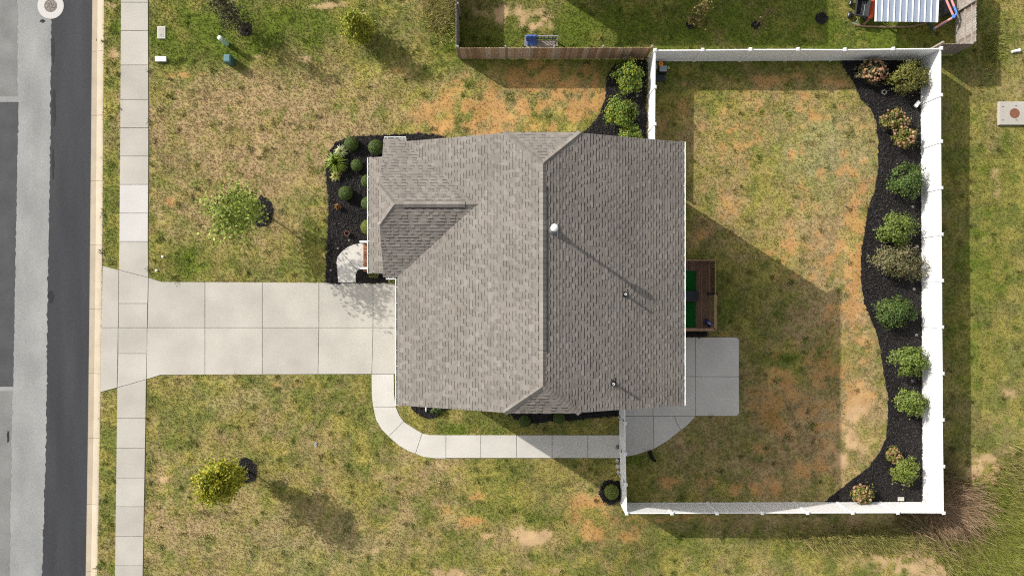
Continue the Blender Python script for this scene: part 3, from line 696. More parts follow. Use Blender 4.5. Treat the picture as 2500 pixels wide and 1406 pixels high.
# hip and ridge caps
def caps(a, b, wid, za, step=.145, dark=1.0):
    a = Vector(a); b = Vector(b); d = (b-a); L = d.length; d.normalize(); n = max(1,int(L/step)); side = d.cross(Vector((0,0,1))).normalized()
    for k in range(n):
        p0 = a+d*(k*L/n); p1 = a+d*((k+1)*L/n+.03); br_ = RNG.uniform(.93,1.06)*dark; c = tuple(x*br_ for x in RNG.choice(SHC)); m2 = MB()
        ctr = (p0+p1)/2; up = d.cross(side)*-1; up = Vector((0,0,1))
        A = [p0-side*wid+up*(za-.006-wid*.40), p0+up*(za+.030), p0+side*wid+up*(za-.006-wid*.40)]; B = [p1-side*wid+up*(za-.016-wid*.40), p1+up*(za+.018), p1+side*wid+up*(za-.016-wid*.40)]
        A = [x-ctr for x in A]; B = [x-ctr for x in B]; e = Vector((0,0,.03))
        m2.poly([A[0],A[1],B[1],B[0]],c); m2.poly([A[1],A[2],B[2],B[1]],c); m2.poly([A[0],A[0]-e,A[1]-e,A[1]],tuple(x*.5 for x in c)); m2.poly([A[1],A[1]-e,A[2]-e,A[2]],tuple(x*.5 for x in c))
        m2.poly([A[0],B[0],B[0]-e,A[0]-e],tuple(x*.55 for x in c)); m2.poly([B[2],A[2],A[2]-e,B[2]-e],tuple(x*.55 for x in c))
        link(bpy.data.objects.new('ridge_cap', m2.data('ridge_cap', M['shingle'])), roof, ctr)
caps((XR,RS,RZ),(XR,-2.45,RZ),.15,.018); caps((XR,4.0,RZ),(XR,RN,RZ),.15,.018)
caps((XR-HC,YN,CZ),(XR,RN,RZ),.16,.025); caps((XR+HC,YN,CZ),(XR,RN,RZ),.16,.025)
caps((XR-HC,YS,CZ),(XR,RS,RZ),.16,.025); caps((XR+HC,YS,CZ),(XR,RS,RZ),.16,.025)
caps((BX,BR+BH,BCZ),(BRX,BR,BZ),.15,.025); caps((BX,BR-BH,BCZ),(BRX,BR,BZ),.15,.025)
caps((BRX,BR,BZ),(-4.45,BR,BZ),.15,.018); caps((-1.95,BR,BZ),(AX+.1,BR,BZ),.15,.018)
# raised ridge vents with caps on top
def ridge_vent(a, b, wid, pitch):
    a = Vector(a); b = Vector(b); d = (b-a).normalized(); s = d.cross(Vector((0,0,1))).normalized(); m2 = MB()
    prof = [(-wid,-wid*pitch+.012),(-wid,-wid*pitch+.036),(0,.046),(wid,-wid*pitch+.036),(wid,-wid*pitch+.012)]
    for k in range(4):
        m2.poly([a+s*prof[k][0]+Vector((0,0,prof[k][1])), b+s*prof[k][0]+Vector((0,0,prof[k][1])), b+s*prof[k+1][0]+Vector((0,0,prof[k+1][1])), a+s*prof[k+1][0]+Vector((0,0,prof[k+1][1]))], (.02,.02,.02))
    for q in (a, b): m2.poly([q+s*x+Vector((0,0,z)) for x,z in prof], (.02,.02,.02))
    m2.build('ridge_vent', M['shingle'], roof)
    caps(a, b, wid-.015, .062, .21)
ridge_vent((XR,-2.45,RZ),(XR,4.0,RZ),.165,PM); ridge_vent((-4.45,BR,BZ),(-1.95,BR,BZ),.14,PB)
# gutters: channel along an eave with hangers
def gutter(a, b, out, z, nh, w=.125):
    a = Vector((*a,z)); b = Vector((*b,z)); o_ = Vector((*out,0)); d = (b-a).normalized(); m2 = MB()
    prof = [(.005,-.005),(.005,-.11),(.075,-.115),(w,-.03),(w,.004),(w-.028,.004),(w-.028,-.012),(.07,-.095),(.022,-.095),(.022,-.005)]
    n = len(prof); vs = [a+o_*x+Vector((0,0,zz)) for x,zz in prof]+[b+o_*x+Vector((0,0,zz)) for x,zz in prof]
    m2.mesh(vs, [(k,(k+1)%n,n+(k+1)%n,n+k) for k in range(n)]+[tuple(range(n)),tuple(range(2*n-1,n-1,-1))])
    g = m2.build('gutter', M['white'], house)
    m3 = MB(); m3.poly([a+o_*.023+Vector((0,0,-.05)), b+o_*.023+Vector((0,0,-.05)), b+o_*.10+Vector((0,0,-.05)), a+o_*.10+Vector((0,0,-.05))]); m3.build('trough', M['trough'], g)
    L = (b-a).length
    for k in range(nh):
        q = a+d*(L*(k+.5)/nh); m3 = MB(); m3.bar(q+Vector((0,0,.0)), q+o_*(w-.01)+Vector((0,0,.0)), .022, .008); m3.build('gutter_hanger', M['white'], g)
    for q in (a, b):
        m3 = MB(); m3.bar(q+o_*.004+Vector((0,0,-.052)), q+o_*w+Vector((0,0,-.052)), .012, .11); m3.build('end_cap', M['white'], g)
gutter((XE,YS),(XE,YN),(1,0),EV-.01,15)
gutter((XW,YS),(XW,BS-.12),(-1,0),EV-.01,8)
gutter((BX+.02,BN),(-4.56,BN),(0,1),EV-.01,3)
gutter((BX+.1,BS),(XW-.12,BS),(0,-1),EV-.01,2)
gutter((PX0,PY0),(PX0,PY1),(-1,0),PRZ-.01,9)
for (x,y,h) in ((7.31,-4.55,EV),(7.31,5.78,EV),(-4.87,-4.55,EV)):
    m2 = MB(); m2.tube([(x,y,h-.12),(x-.24*(1 if x>0 else -1),y,h-.5),(x-.24*(1 if x>0 else -1),y,.15),(x+.1*(1 if x>0 else -1),y,.06)],.045,8); m2.build('downspout', M['white'], house)
m2 = MB(); q = P(1041,1003,0); m2.tube([(q.x,q.y+.5,.25),(q.x,q.y+.1,.2),(q.x,q.y,.09)],.04,8); m2.build('downspout', M['white'], house)
# roof vents
def roofpt(px, py):
    z = 9.5
    for _ in range(20):
        q = P(px, py, z); z = zE(q.x, q.y)
    return P(px, py, z)
q = roofpt(1349,563); fv = MB(); fv.lathe([(.16,-.12),(.16,.05),(.12,.16),(.075,.30),(.062,.31),(.062,1.22),(.07,1.22)], q, 18); fl = fv.build('flue_pipe', M['metal'], house, True)
m2 = MB(); m2.lathe([(.05,1.20),(.135,1.22),(.145,1.25),(.145,1.38),(.10,1.44),(.02,1.45)], q, 18); m2.build('flue_cap', M['vinyl'], fl, True)
m2 = MB(); m2.bar(q+Vector((.19,.28,-.04)), q+Vector((.19,-.28,-.04)), .05, .03); m2.build('flashing', M['metal'], fl)
for (px, py) in ((1524,718),(1495,934)):
    q = roofpt(px,py); m2 = MB(); m2.lathe([(.13,-.07),(.12,.03),(.06,.11),(.055,.12),(.05,.36),(.03,.36)], q, 14); pv = m2.build('plumbing_vent', M['black'], house)
    m2 = MB(); m2.lathe([(.046,.30),(.046,.42),(.030,.42),(.030,.36)], q, 14); m2.build('pipe', M['vinyl'], pv)
    m2 = MB(); m2.bar(q+Vector((.13,.2,-.045)), q+Vector((.13,-.2,-.045)), .05, .012); m2.build('flashing', M['black'], pv)
# porch: brick step, floor, posts, handrails
pc = [g2(899,592), g2(1012,668)]
m2 = MB(); m2.box(pc[0][0], pc[1][0], pc[1][1], pc[0][1]+.0, 0, .30); pf = m2.build('porch_floor', M['concrete'], house)
bx = pc[0][0]
for k in range(10):
    y0 = pc[1][1]+.10+k*.148
    if y0 > pc[0][1]-.1: break
    for lv in range(4):
        m3 = MB(); m3.bbox(bx-.20, bx-.004, y0, y0+.138, .005+lv*.078, .075+lv*.078, .006); m3.build('brick', M['brick'], pf)
for y in (pc[0][1]-.0, pc[1][1]+.1, 5.9):
    m2 = MB(); m2.box(PX0+.12,PX0+.27,y-.075,y+.075,.0,PRZ-.02); m2.build('porch_post', M['white'], house)
for (px, py, nm) in ((891,590,'north'),(891,654.5,'south')):
    a = P(903,py,.95); b = P(878,py,.95)
    m2 = MB(); m2.bar(a, b, .10, .07); hr = m2.build('handrail', M['white'], house)
    for t in (.06,.94):
        q = a.lerp(b,t); m3 = MB(); m3.box(q.x-.045,q.x+.045,q.y-.045,q.y+.045,.04,.92); m3.build('rail_post', M['white'], hr)
    m3 = MB(); m3.bar(a-Vector((0,0,.75)), b-Vector((0,0,.75)), .05, .04); m3.build('lower_rail', M['white'], hr)
    for t in (.28,.5,.72):
        q = a.lerp(b,t); m3 = MB(); m3.box(q.x-.018,q.x+.018,q.y-.018,q.y+.018,.2,.92); m3.build('baluster', M['white'], hr)

# ------------------------------------------------------------------ deck behind the house
DZ = .62
dk = thing('deck', 'brown timber deck with railing behind the house', 'deck', (8.2,-.3,0))
dx0, dx1, dy1, dy0 = 7.08, (1733-CX)/S*.985, (703-637)/S*.985, (703-802)/S*.985
nb = 27; bw = (dx1-dx0)/nb
nb = int((dx1-dx0)/.125); bw = (dx1-dx0)/nb
for k in range(nb):
    m2 = MB(); m2.bbox(dx0+k*bw+.004, dx0+(k+1)*bw-.004, dy0, dy1, DZ-.035, DZ+RNG.uniform(-.002,.002), .004); m2.build('deck_board', M['deck'], dk)
m2 = MB(); m2.box(dx0,dx1-.01,dy0+.02,dy0+.06,.2,DZ-.04); m2.box(dx0,dx1-.01,dy1-.06,dy1-.02,.2,DZ-.04); m2.box(dx1-.05,dx1-.012,dy0+.06,dy1-.06,.2,DZ-.04); m2.build('joist_frame', M['deck_rail'], dk)
for (x,y) in ((dx1,dy0),(dx1,dy1),(dx1,(dy0+dy1)/2),(dx0+.1,dy0),(dx0+.1,dy1)):
    m2 = MB(); m2.bbox(x-.045,x+.045,y-.045,y+.045,0.0,DZ+.97,.01); m2.build('post', M['deck_rail'], dk)
ym = (dy0+dy1)/2
for (a,b,wd) in (((dx0,dy1),(dx1,dy1),.05),((dx1,dy1),(dx1,ym),.05),((dx1,ym),(dx1,dy0),.14),((dx0,dy0),(dx1,dy0),.14)):
    m2 = MB(); m2.bar((*a,DZ+1.0),(*b,DZ+1.0),wd,.04); r_ = m2.build('top_rail', M['deck_rail'], dk)
    m3 = MB(); m3.bar((*a,DZ+.12),(*b,DZ+.12),.04,.07); m3.build('lower_rail', M['deck_rail'], r_)
    A = Vector((*a,0)); B = Vector((*b,0)); n = int((B-A).length/.13)
    for k in range(1,n):
        q = A.lerp(B,k/n); m3 = MB(); solid = a[0] == b[0] and b[1] == ym; hw = .058 if solid else .02; m3.box(q.x-.012,q.x+.012,q.y-hw,q.y+hw,DZ+.03,DZ+.979); m3.build('baluster', M['deck'] if solid else M['deck_rail'], r_)
for (x0,y0,x1,y1,lab) in ((1655,661,1700,712,'dark green turf mat at the north end of the deck'),(1655,737,1698,799,'green turf mat at the south end of the deck beside the blue toy')):
    A = P(x0,y1,DZ+.03); B = P(x1,y0,DZ+.03); m2 = MB(); m2.bbox(max(A.x,dx0+.02),B.x,A.y,B.y,DZ+.004,DZ+.03,.008,None); o = m2.build('turf_mat', M['turf'], None, origin=((max(A.x,dx0+.02)+B.x)/2,(A.y+B.y)/2,DZ)); tag(o, lab, 'mat', 'turf mats on the deck')
A = P(1655,735,DZ+.5); B = P(1708,711,DZ+.5)
gt = thing('storage_chest', 'black storage chest on the deck between the two turf mats', 'chest', ((A.x+B.x)/2,(A.y+B.y)/2,DZ))
m2 = MB(); m2.bbox(max(A.x,dx0+.05),B.x-.02,A.y+.02,B.y-.02,DZ+.031,DZ+.42,.01); m2.build('chest_body', M['black'], gt)
m2 = MB(); m2.bbox(max(A.x,dx0+.05),B.x-.26,A.y,B.y,DZ+.421,DZ+.47,.015); m2.build('chest_lid', pmat('dark_lid',(.022,.028,.038),.5,.1,5), gt)
q = P(1728,788,DZ)
toy = thing('ride_on_toy', 'small blue ride-on toy with black wheels at the deck corner', 'toy', q)
m2 = MB(); R = Matrix.Rotation(math.radians(-32),3,'Z')
def rb(mbx, cx, cy, z0, z1, lx, ly):
    pts = [q+R@Vector((cx+sx*lx/2, cy+sy*ly/2, 0)) for sx,sy in ((-1,-1),(1,-1),(1,1),(-1,1))]; mbx.prism([(p.x,p.y) for p in pts], z0, z1, .02)
rb(m2,0,0,DZ+.08,DZ+.26,.36,.17); m2.build('toy_body', M['blue_toy'], toy)
m2 = MB(); rb(m2,.02,.0,DZ+.261,DZ+.30,.20,.10); m2.build('seat', M['grey_lid'], toy)
m2 = MB(); m2.bar(q+R@Vector((-.16,-.10,.34)), q+R@Vector((-.16,.10,.34)), .03,.03); m2.bar(q+R@Vector((-.14,0,.24)), q+R@Vector((-.16,0,.34)), .03,.03); m2.build('handlebar', M['black'], toy)
for (cx,cy) in ((-.14,-.11),(-.14,.11),(.14,-.11),(.14,.11)):
    c = q+R@Vector((cx,cy,.085)); ax = R@Vector((0,.025,0)); m2 = MB(); m2.tube([c-ax,c+ax],.085,14); m2.build('wheel', M['rubber'], toy)
A = P(1730,717,DZ+.8); B = P(1752,717,DZ+.8)
gr_ = thing('planter_box', 'black hanging planter across the middle post of the deck railing', 'planter', ((A.x+B.x)/2,A.y,DZ))
m2 = MB(); m2.bbox(A.x,B.x,A.y-.07,A.y+.07,DZ+.62,DZ+.84,.01); m2.build('trough_box', M['black'], gr_)
m2 = MB(); m2.box(A.x+.1,A.x+.16,A.y-.03,A.y+.03,DZ,DZ+.62); m2.build('leg', M['black'], gr_)
# dark strip between deck and patio, made with the bed builder
bed('mulch_strip', [(1574,806),(1727,808),(1727,821),(1574,823)], 0.04, 31)

# ------------------------------------------------------------------ white vinyl fences
FH = 1.76
def vinyl_run(label, pts, heights=None, gates=(), skip_first=False, skip_last=False):
    P0 = [Vector((*g2(*p),0)) for p in pts]
    f = thing('vinyl_fence', label, 'fence', P0[0], 'white vinyl fence around the back yard')
    for k, p in enumerate(P0):
        if (k == 0 and skip_first) or (k == len(P0)-1 and skip_last): continue
        h = FH+.06+(heights[k] if heights else 0)
        m2 = MB(); m2.box(p.x-.063,p.x+.063,p.y-.063,p.y+.063,0,h); po = m2.build('post', M['vinyl'], f)
        m2 = MB(); m2.mesh([(p.x-.08,p.y-.08,h+.001),(p.x+.08,p.y-.08,h+.001),(p.x+.08,p.y+.08,h+.001),(p.x-.08,p.y+.08,h+.001),(p.x-.08,p.y-.08,h+.03),(p.x+.08,p.y-.08,h+.03),(p.x+.08,p.y+.08,h+.03),(p.x-.08,p.y+.08,h+.03),(p.x,p.y,h+.065)],
               [(3,2,1,0),(0,1,5,4),(1,2,6,5),(2,3,7,6),(3,0,4,7),(4,5,8),(5,6,8),(6,7,8),(7,4,8)]); m2.build('post_cap', M['vinyl'], po)
    for k in range(len(P0)-1):
        a, b = P0[k], P0[k+1]; d = (b-a).normalized(); s = Vector((-d.y,d.x,0)); L = (b-a).length
        ha = heights[k] if heights else 0; hb = heights[k+1] if heights else 0
        gate = k in gates
        a2 = a+d*.066; b2 = b-d*.066
        m2 = MB(); nbd = max(4,int(round((b2-a2).length/.152)))
        for t in range(nbd):       # tongue and groove boards with sunk joints
            q0 = a2.lerp(b2,t/nbd); q1 = a2.lerp(b2,(t+1)/nbd); z0 = .05; zt0 = FH-.05+ha+(hb-ha)*t/nbd; zt1 = FH-.05+ha+(hb-ha)*(t+1)/nbd
            vs = []
            for e, off in ((q0,.0165),(q0+d*.004,.019),(q1-d*.004,.019),(q1,.0165)):
                zt = zt0 if e in (q0,) else zt1
                for sg in (1,-1): vs += [e+s*off*sg+Vector((0,0,z0)), e+s*off*sg+Vector((0,0,zt))]
            fs = []
            for c in range(3): i0 = c*4; fs += [(i0,i0+4,i0+5,i0+1),(i0+2,i0+3,i0+7,i0+6)]
            m2.mesh(vs, fs)
        pn = m2.build('gate_leaf' if gate else 'panel', M['vinyl'], f)
        for nm, z, hh, w in (('top_rail',FH-.03,.085,.055),('bottom_rail',.09,.14,.05)):
            m2 = MB(); m2.bar(a2+Vector((0,0,z+(ha if nm[0]=='t' else 0))), b2+Vector((0,0,z+(hb if nm[0]=='t' else 0))), w, hh); m2.build(nm, M['vinyl'], pn)
    return f
def lin(a, b, n): return [(a[0]+(b[0]-a[0])*k/n, a[1]+(b[1]-a[1])*k/n) for k in range(n+1)]
NW, NE, SE, SW = (1583,150), (2247,147), (2253,1225), (1517,1227)
vinyl_run('long white vinyl privacy fence along the top of the back yard', lin(NW,NE,6), [0,0,.03,.02,-.06,.02,.05])
vinyl_run('white vinyl privacy fence behind the mulch bed on the right side', lin(NE,SE,10), [.05,.02,0,0,0,.01,0,.02,0,.03,.05], skip_first=True)
vinyl_run('long white vinyl privacy fence along the bottom of the back yard', lin(SE,SW,7), [.05,0,0,0,0,0,0,0], skip_first=True)
gate = vinyl_run('white vinyl fence with a double gate across the end of the walkway', [SW,(1515,1160),(1513.5,1088),(1513,1017),(1511.5,925)], gates=(1,2), skip_first=True)
vinyl_run('short white vinyl fence between house and brown fence', [NW,(1582.5,236),(1582,322),(1581.5,424)], skip_first=True)
for (px, py, z) in ((1514,1017,1.5),(1514,1017,.4),(1516,1160,1.5),(1516,1160,.4)):
    q = Vector((*g2(px,py),z)); m2 = MB(); m2.bar(q+Vector((-.075,-.13,0)), q+Vector((-.075,.13,0)), .02, .09); m2.build('gate_hinge', M['black'], gate)
q = Vector((*g2(1513,1090),1.0)); m2 = MB(); m2.bar(q+Vector((-.07,-.09,0)), q+Vector((-.07,.07,0)), .05, .12); m2.build('gate_latch', M['iron'], gate)

# ------------------------------------------------------------------ wooden fences of the neighbour
WC = [(.25,.165,.105),(.21,.125,.075),(.28,.20,.14),(.19,.115,.07),(.235,.175,.13),(.17,.11,.075),(.30,.235,.18)]
def picket_mesh(c, w, h, axis_x=True):
    m2 = MB(); t = .009
    x0, x1, y0, y1 = (-w/2,w/2,-t,t) if axis_x else (-t,t,-w/2,w/2)
    m2.box(x0,x1,y0,y1,.04,h-.03,c)
    if axis_x: m2.mesh([(x0,y0,h-.03),(x1,y0,h-.03),(x1,y1,h-.03),(x0,y1,h-.03),(x0+.03,y0,h),(x1-.03,y0,h),(x1-.03,y1,h),(x0+.03,y1,h)],[(0,1,5,4),(1,2,6,5),(2,3,7,6),(3,0,4,7),(4,5,6,7)],tuple(v*1.4 for v in c))
    else: m2.mesh([(x0,y0,h-.03),(x1,y0,h-.03),(x1,y1,h-.03),(x0,y1,h-.03),(x0,y0+.03,h),(x1,y0+.03,h),(x1,y1-.03,h),(x0,y1-.03,h)],[(0,1,5,4),(1,2,6,5),(2,3,7,6),(3,0,4,7),(4,5,6,7)],tuple(v*1.4 for v in c))
    return m2.data('picket', M['wood_out'])
PK = {}
def wood_run(label, a, b, out, hgt=1.80, grey=0.0, railside=-1):
    A = Vector((*g2(*a),0)); B = Vector((*g2(*b),0)); d = (B-A).normalized(); L = (B-A).length; ax = abs(d.x) > abs(d.y); O = Vector((*out,0))
    f = thing('wooden_fence', label, 'fence', A, "neighbour's wooden fence")
    w = .142; n = int(L/w)
    for k in range(n):
        key = (RNG.randrange(7), RNG.randrange(3), ax, grey)
        if key not in PK:
            c = tuple(v*1.22*k_ for v, k_ in zip(WC[key[0]],(.97,1.02,1.08))); gr = sum(c)/3*1.2; c = tuple(v*(1-grey)+gr*grey for v in c); PK[key] = picket_mesh(c, .137, hgt+(key[1]-1)*.012, ax)
        o = bpy.data.objects.new('picket', PK[key]); q = A+d*((k+.5)*L/n)+O*(.030+RNG.uniform(-.004,.004)); link(o, f, q)
    for z in (.35,.95,1.5):
        m2 = MB(); m2.bar(A+Vector((0,0,z)), B+Vector((0,0,z)), .04, .088); m2.build('rail', M['wood_grey'], f)
    m = max(1,int(round(L/2.4)))
    for k in range(m+1):
        q = A.lerp(B,k/m)-O*.066; m2 = MB(); m2.bbox(q.x-.044,q.x+.044,q.y-.044,q.y+.044,0,hgt+.02,.01); m2.build('post', M['wood_grey'], f)
    return f
wood_run('brown wooden picket fence running across above the orange clay lawn', (1121,143.5), (1577,143), (0,-1))
wood_run('grey weathered wooden fence side going out of the top edge beside the bare dirt', (1121,-60), (1121,141), (-1,0), grey=.75)
wood_run('wooden fence with pale rails beside the metal roofed canopy', (2329,-60), (2329,131), (1,0), grey=.5)
wood_run('short wooden fence piece meeting the white fence corner', (2254,134), (2327,133), (0,-1), grey=.4)

# ------------------------------------------------------------------ plants
def leaf_obj(name, pos, nrm, L, W, cols, mat, parent, rs):
    """one leaf is a folded rhombus: pos (n,3), nrm (n,3) the way it faces"""
    N = len(pos); r = rs.normal(size=(N,3)); n = nrm/np.linalg.norm(nrm,axis=1)[:,None]
    u = np.cross(n, r); u /= np.linalg.norm(u,axis=1)[:,None]+1e-9; v = np.cross(n,u)
    l = (L*rs.uniform(.7,1.3,N))[:,None]; w = (W*rs.uniform(.7,1.3,N))[:,None]
    V = np.stack([pos-u*l, pos-v*w+n*w*.25, pos+u*l-n*l*.25, pos+v*w+n*w*.25],1).reshape(-1,3)
    C = np.repeat(cols,4,0)
    off = np.array(woff(parent)) if False else 0
    return link(bpy.data.objects.new(name, raw_mesh(name, V, 4, np.clip(C,.002,.9), mat)), parent)
def pal(rs, N, cols, spread=.25):
    c = np.array(cols)[rs.randint(0,len(cols),N)]; return c*rs.uniform(1-spread,1+spread,N)[:,None]
GREENS = {'box':[(.075,.115,.022),(.095,.135,.028),(.055,.09,.018)], 'lime':[(.16,.20,.03),(.12,.17,.028),(.20,.22,.05)], 'gard':[(.09,.15,.018),(.15,.21,.025),(.26,.27,.03),(.06,.11,.015)],
          'cam':[(.065,.115,.026),(.09,.145,.03),(.14,.18,.04),(.045,.08,.02)], 'cam2':[(.095,.145,.025),(.14,.19,.035),(.20,.235,.05)], 'olive':[(.15,.155,.03),(.21,.19,.04),(.09,.105,.025)], 'brown':[(.14,.14,.055),(.19,.15,.075),(.10,.12,.04),(.22,.18,.10)],
          'maple':[(.22,.29,.04),(.30,.38,.065),(.36,.43,.09),(.15,.20,.028)], 'yel':[(.42,.40,.03),(.34,.36,.025),(.28,.31,.022),(.46,.39,.05),(.20,.24,.018)], 'dark':[(.03,.04,.012),(.05,.05,.015),(.075,.07,.02),(.04,.025,.022)], 'gold':[(.27,.30,.03),(.36,.35,.035),(.18,.22,.02)], 'dry':[(.17,.15,.035),(.22,.17,.05),(.13,.12,.03)]}
def shrub(name, label, cat, px, py, rpx, h, pale, n=1500, leaf=.05, group=None, dense=False, rpy=None, lump=.25, heads=0, seed=0, gap=.0):
    """px,py: middle as seen; rpx: radius as seen; h: height in metres"""
    rs = np.random.RandomState(seed+int(px)); zc = h*.5
    c = P(px,py,zc); k = S/(1-zc/H); rx = rpx/k; ry = (rpy or rpx)/k; base = Vector((c.x,c.y,.03))
    t = thing(name, label, cat, base, group)
    m2 = MB()
    for j in range(5):
        a = j*1.257+rs.uniform(-.3,.3); m2.tube([base+Vector((0,0,-.02)), base+Vector((math.cos(a)*rx*.25,math.sin(a)*ry*.25,h*.35)), base+Vector((math.cos(a)*rx*.5,math.sin(a)*ry*.5,h*.65))],[.022,.015,.007],5)
    m2.build('stem', M['bark'], t)
    d = rs.normal(size=(n,3)); d /= np.linalg.norm(d,axis=1)[:,None]; d[:,2] = np.abs(d[:,2])*np.where(rs.uniform(size=n)<.78,1,-1)
    if dense: rad = rs.uniform(.90,1.03,n)
    else:
        K = 46; dk_ = rs.normal(size=(K,3)); dk_[:,2] = np.abs(dk_[:,2])*np.where(rs.uniform(size=K)<.8,1,-.6); dk_ /= np.linalg.norm(dk_,axis=1)[:,None]
        rk = rs.uniform(.55,1.12,K)*(1+lump*rs.normal(0,.22,K)); ki = rs.randint(0,K,n)
        pt = dk_[ki]*rk[ki][:,None]*rs.uniform(.72,1.06,n)[:,None]+rs.normal(0,.135,(n,3)); rad = np.linalg.norm(pt,axis=1); d = pt/(rad[:,None]+1e-6)
    pos = np.stack([c.x+d[:,0]*rad*rx, c.y+d[:,1]*rad*ry, np.maximum(.07, zc*1.02+d[:,2]*rad*h*.5)],-1)
    nrm = d*np.array([1,1,1.0])+rs.normal(0,.45 if not dense else .38,(n,3))+np.array([0,0,.35])
    cols = pal(rs,n,GREENS[pale])*1.18; 
    leaf_obj('foliage', pos, nrm, leaf, leaf*.55, cols, M['leaf'], t, rs)
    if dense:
        m2 = MB(); m2.blob((c.x,c.y,zc*1.02),(rx*.9,ry*.9,h*.45),14,9,.02,(.012,.022,.008)); m2.build('dark_core', M['leaf'], t, True)  # dark solid core filling the inside of the leaf shell
    if heads:
        m2 = MB(); hc = [(.34,.19,.115),(.28,.155,.09),(.40,.26,.17),(.22,.125,.065),(.33,.22,.10)]
        for j in range(heads):
            q = rs.normal(size=3); q /= np.linalg.norm(q); q[2] = abs(q[2])
            rr = rs.uniform(.8,1.05); rad_ = rs.uniform(.05,.085); m2.blob((c.x+q[0]*rx*rr, c.y+q[1]*ry*rr, zc*1.1+q[2]*h*.52*rr), (rad_,rad_,rad_*.8), 7, 4, .12, tuple(np.array(hc[rs.randint(5)])*rs.uniform(.8,1.2)))
        m2.build('flower_heads', M['flower'], t)['kind'] = 'stuff'
    return t
BX_G = 'clipped round boxwoods in the front mulch bed'
for k, (px,py,rp,h,pa,lab) in enumerate([
    (858,352,17,.62,'box','round boxwood at the upper left corner of the front mulch bed'),
    (918,360,18,.75,'box','largest round boxwood touching the roof corner in the front bed'),
    (871,404,14.5,.5,'box','round boxwood right of the green spiky grass in the front bed'),
    (897,443,15.5,.6,'box','round boxwood half under the porch eave below the roof corner'),
    (844,472,17,.65,'box','round boxwood standing alone above the small brown plant'),
    (898,497,16,.6,'box','round boxwood half under the porch eave right of the lone boxwood'),
    (899,555,18,.6,'lime','lime green round shrub half under the porch eave near the steps'),
    (1281,1028,14.5,.5,'box','left of two small round shrubs below the house in the shade'),
    (1365,1020,14,.5,'box','right of two small round shrubs below the house in the shade'),
    (1493,1200,18,.62,'lime','small bright green round shrub in black mulch outside the gate fence')]):
    shrub('boxwood_shrub', lab, 'shrub', px, py, rp, h, pa, 2200, .028, BX_G if k < 6 else None, True, seed=k)
def spiky(label, px, py, rpx, h, cols, n, seed, wid=.03):
    rs = np.random.RandomState(seed); c = P(px,py,h*.5); base = Vector((c.x,c.y,.03)); R = rpx/S; t = thing('ornamental_grass', label, 'plant', base)
    V = []; C = []
    for j in range(n):
        a = rs.uniform(0,2*math.pi); r = R*rs.uniform(.45,1.1); hh = h*rs.uniform(.6,1.15); w = wid*rs.uniform(.6,1.2); s = np.array([-math.sin(a),math.cos(a),0])*w/2; dd = np.array([math.cos(a),math.sin(a),0])
        b0 = np.array(base)+rs.normal(0,.02,3)*[1,1,0]; m_ = b0+dd*r*.5+[0,0,hh]; e = b0+dd*r+[0,0,hh*.75]; col = np.array(cols[rs.randint(len(cols))])*rs.uniform(.75,1.25)
        V += [b0-s*.6,b0+s*.6,m_+s,m_-s, m_-s,m_+s,e+s*.15,e-s*.15]; C += [col*.7]*2+[col]*6
    o = link(bpy.data.objects.new('leaves', raw_mesh('leaves', np.array(V),4,np.array(C),M['leaf'])), t)
    m2 = MB(); m2.lathe([(.05,0),(.06,.04),(.03,.10)], base, 8); m2.build('crown', M['bark'], t)
spiky('cream variegated spiky grass at the upper left of the front bed',833,370,17,.35,[(.72,.72,.48),(.62,.64,.34),(.42,.48,.18)],140,1)
spiky('large green spiky plant on the left edge of the front bed',822,398,29,.55,[(.20,.28,.03),(.29,.34,.045),(.13,.20,.025)],210,2,.045)
spiky('small yellow green spiky plant below the large spiky one',820,430,15,.3,[(.52,.53,.14),(.62,.61,.26),(.36,.40,.07)],110,3)
spiky('small brown dried plant in the front mulch bed',826,505,8.5,.3,[(.30,.15,.05),(.36,.20,.08),(.22,.11,.04)],60,4,.05)
for k,(px,py,rx,ry,h,pa,lab) in enumerate([
    (1535,190,35,42,1.3,'gard','big glossy green shrub in the corner between brown and white fence'),
    (1514,275,36,37,1.2,'gard','glossy green shrub with yellow leaves in the middle of the north mulch bed'),
    (1535,330,27,22,1.0,'gard','glossy green shrub poking out above the roof edge beside the white fence'),
    (2210,440,42,40,1.35,'cam','dark green camellia with its shadow on the right fence, uppermost of the plain green ones'),
    (2186,559,43,39,1.15,'cam2','green loose shrub directly above the brownish wide shrub'),
    (2192,645,66,40,1.25,'brown','wide brownish green shrub, the widest in the right mulch bed'),
    (2185,762,44,36,1.15,'cam','green shrub directly below the wide brownish shrub'),
    (2221,881,43,38,1.3,'cam2','green shrub touching the right fence below the middle of the bed'),
    (2226,980,36,33,1.15,'cam2','lowest of the plain green shrubs along the right fence'),
    (2214,190,46,38,1.5,'olive','olive green shrub in the top right corner of the yard'),
    (2210,1148,34,29,.9,'lime','light green shrub near the bottom right fence corner')]):
    shrub('leafy_shrub', lab, 'shrub', px, py, rx, h, pa, 3600, .056, 'shrubs in the mulch beds along the fence' if k>2 else 'shrubs in the north mulch bed', rpy=ry, seed=40+k, lump=.30)
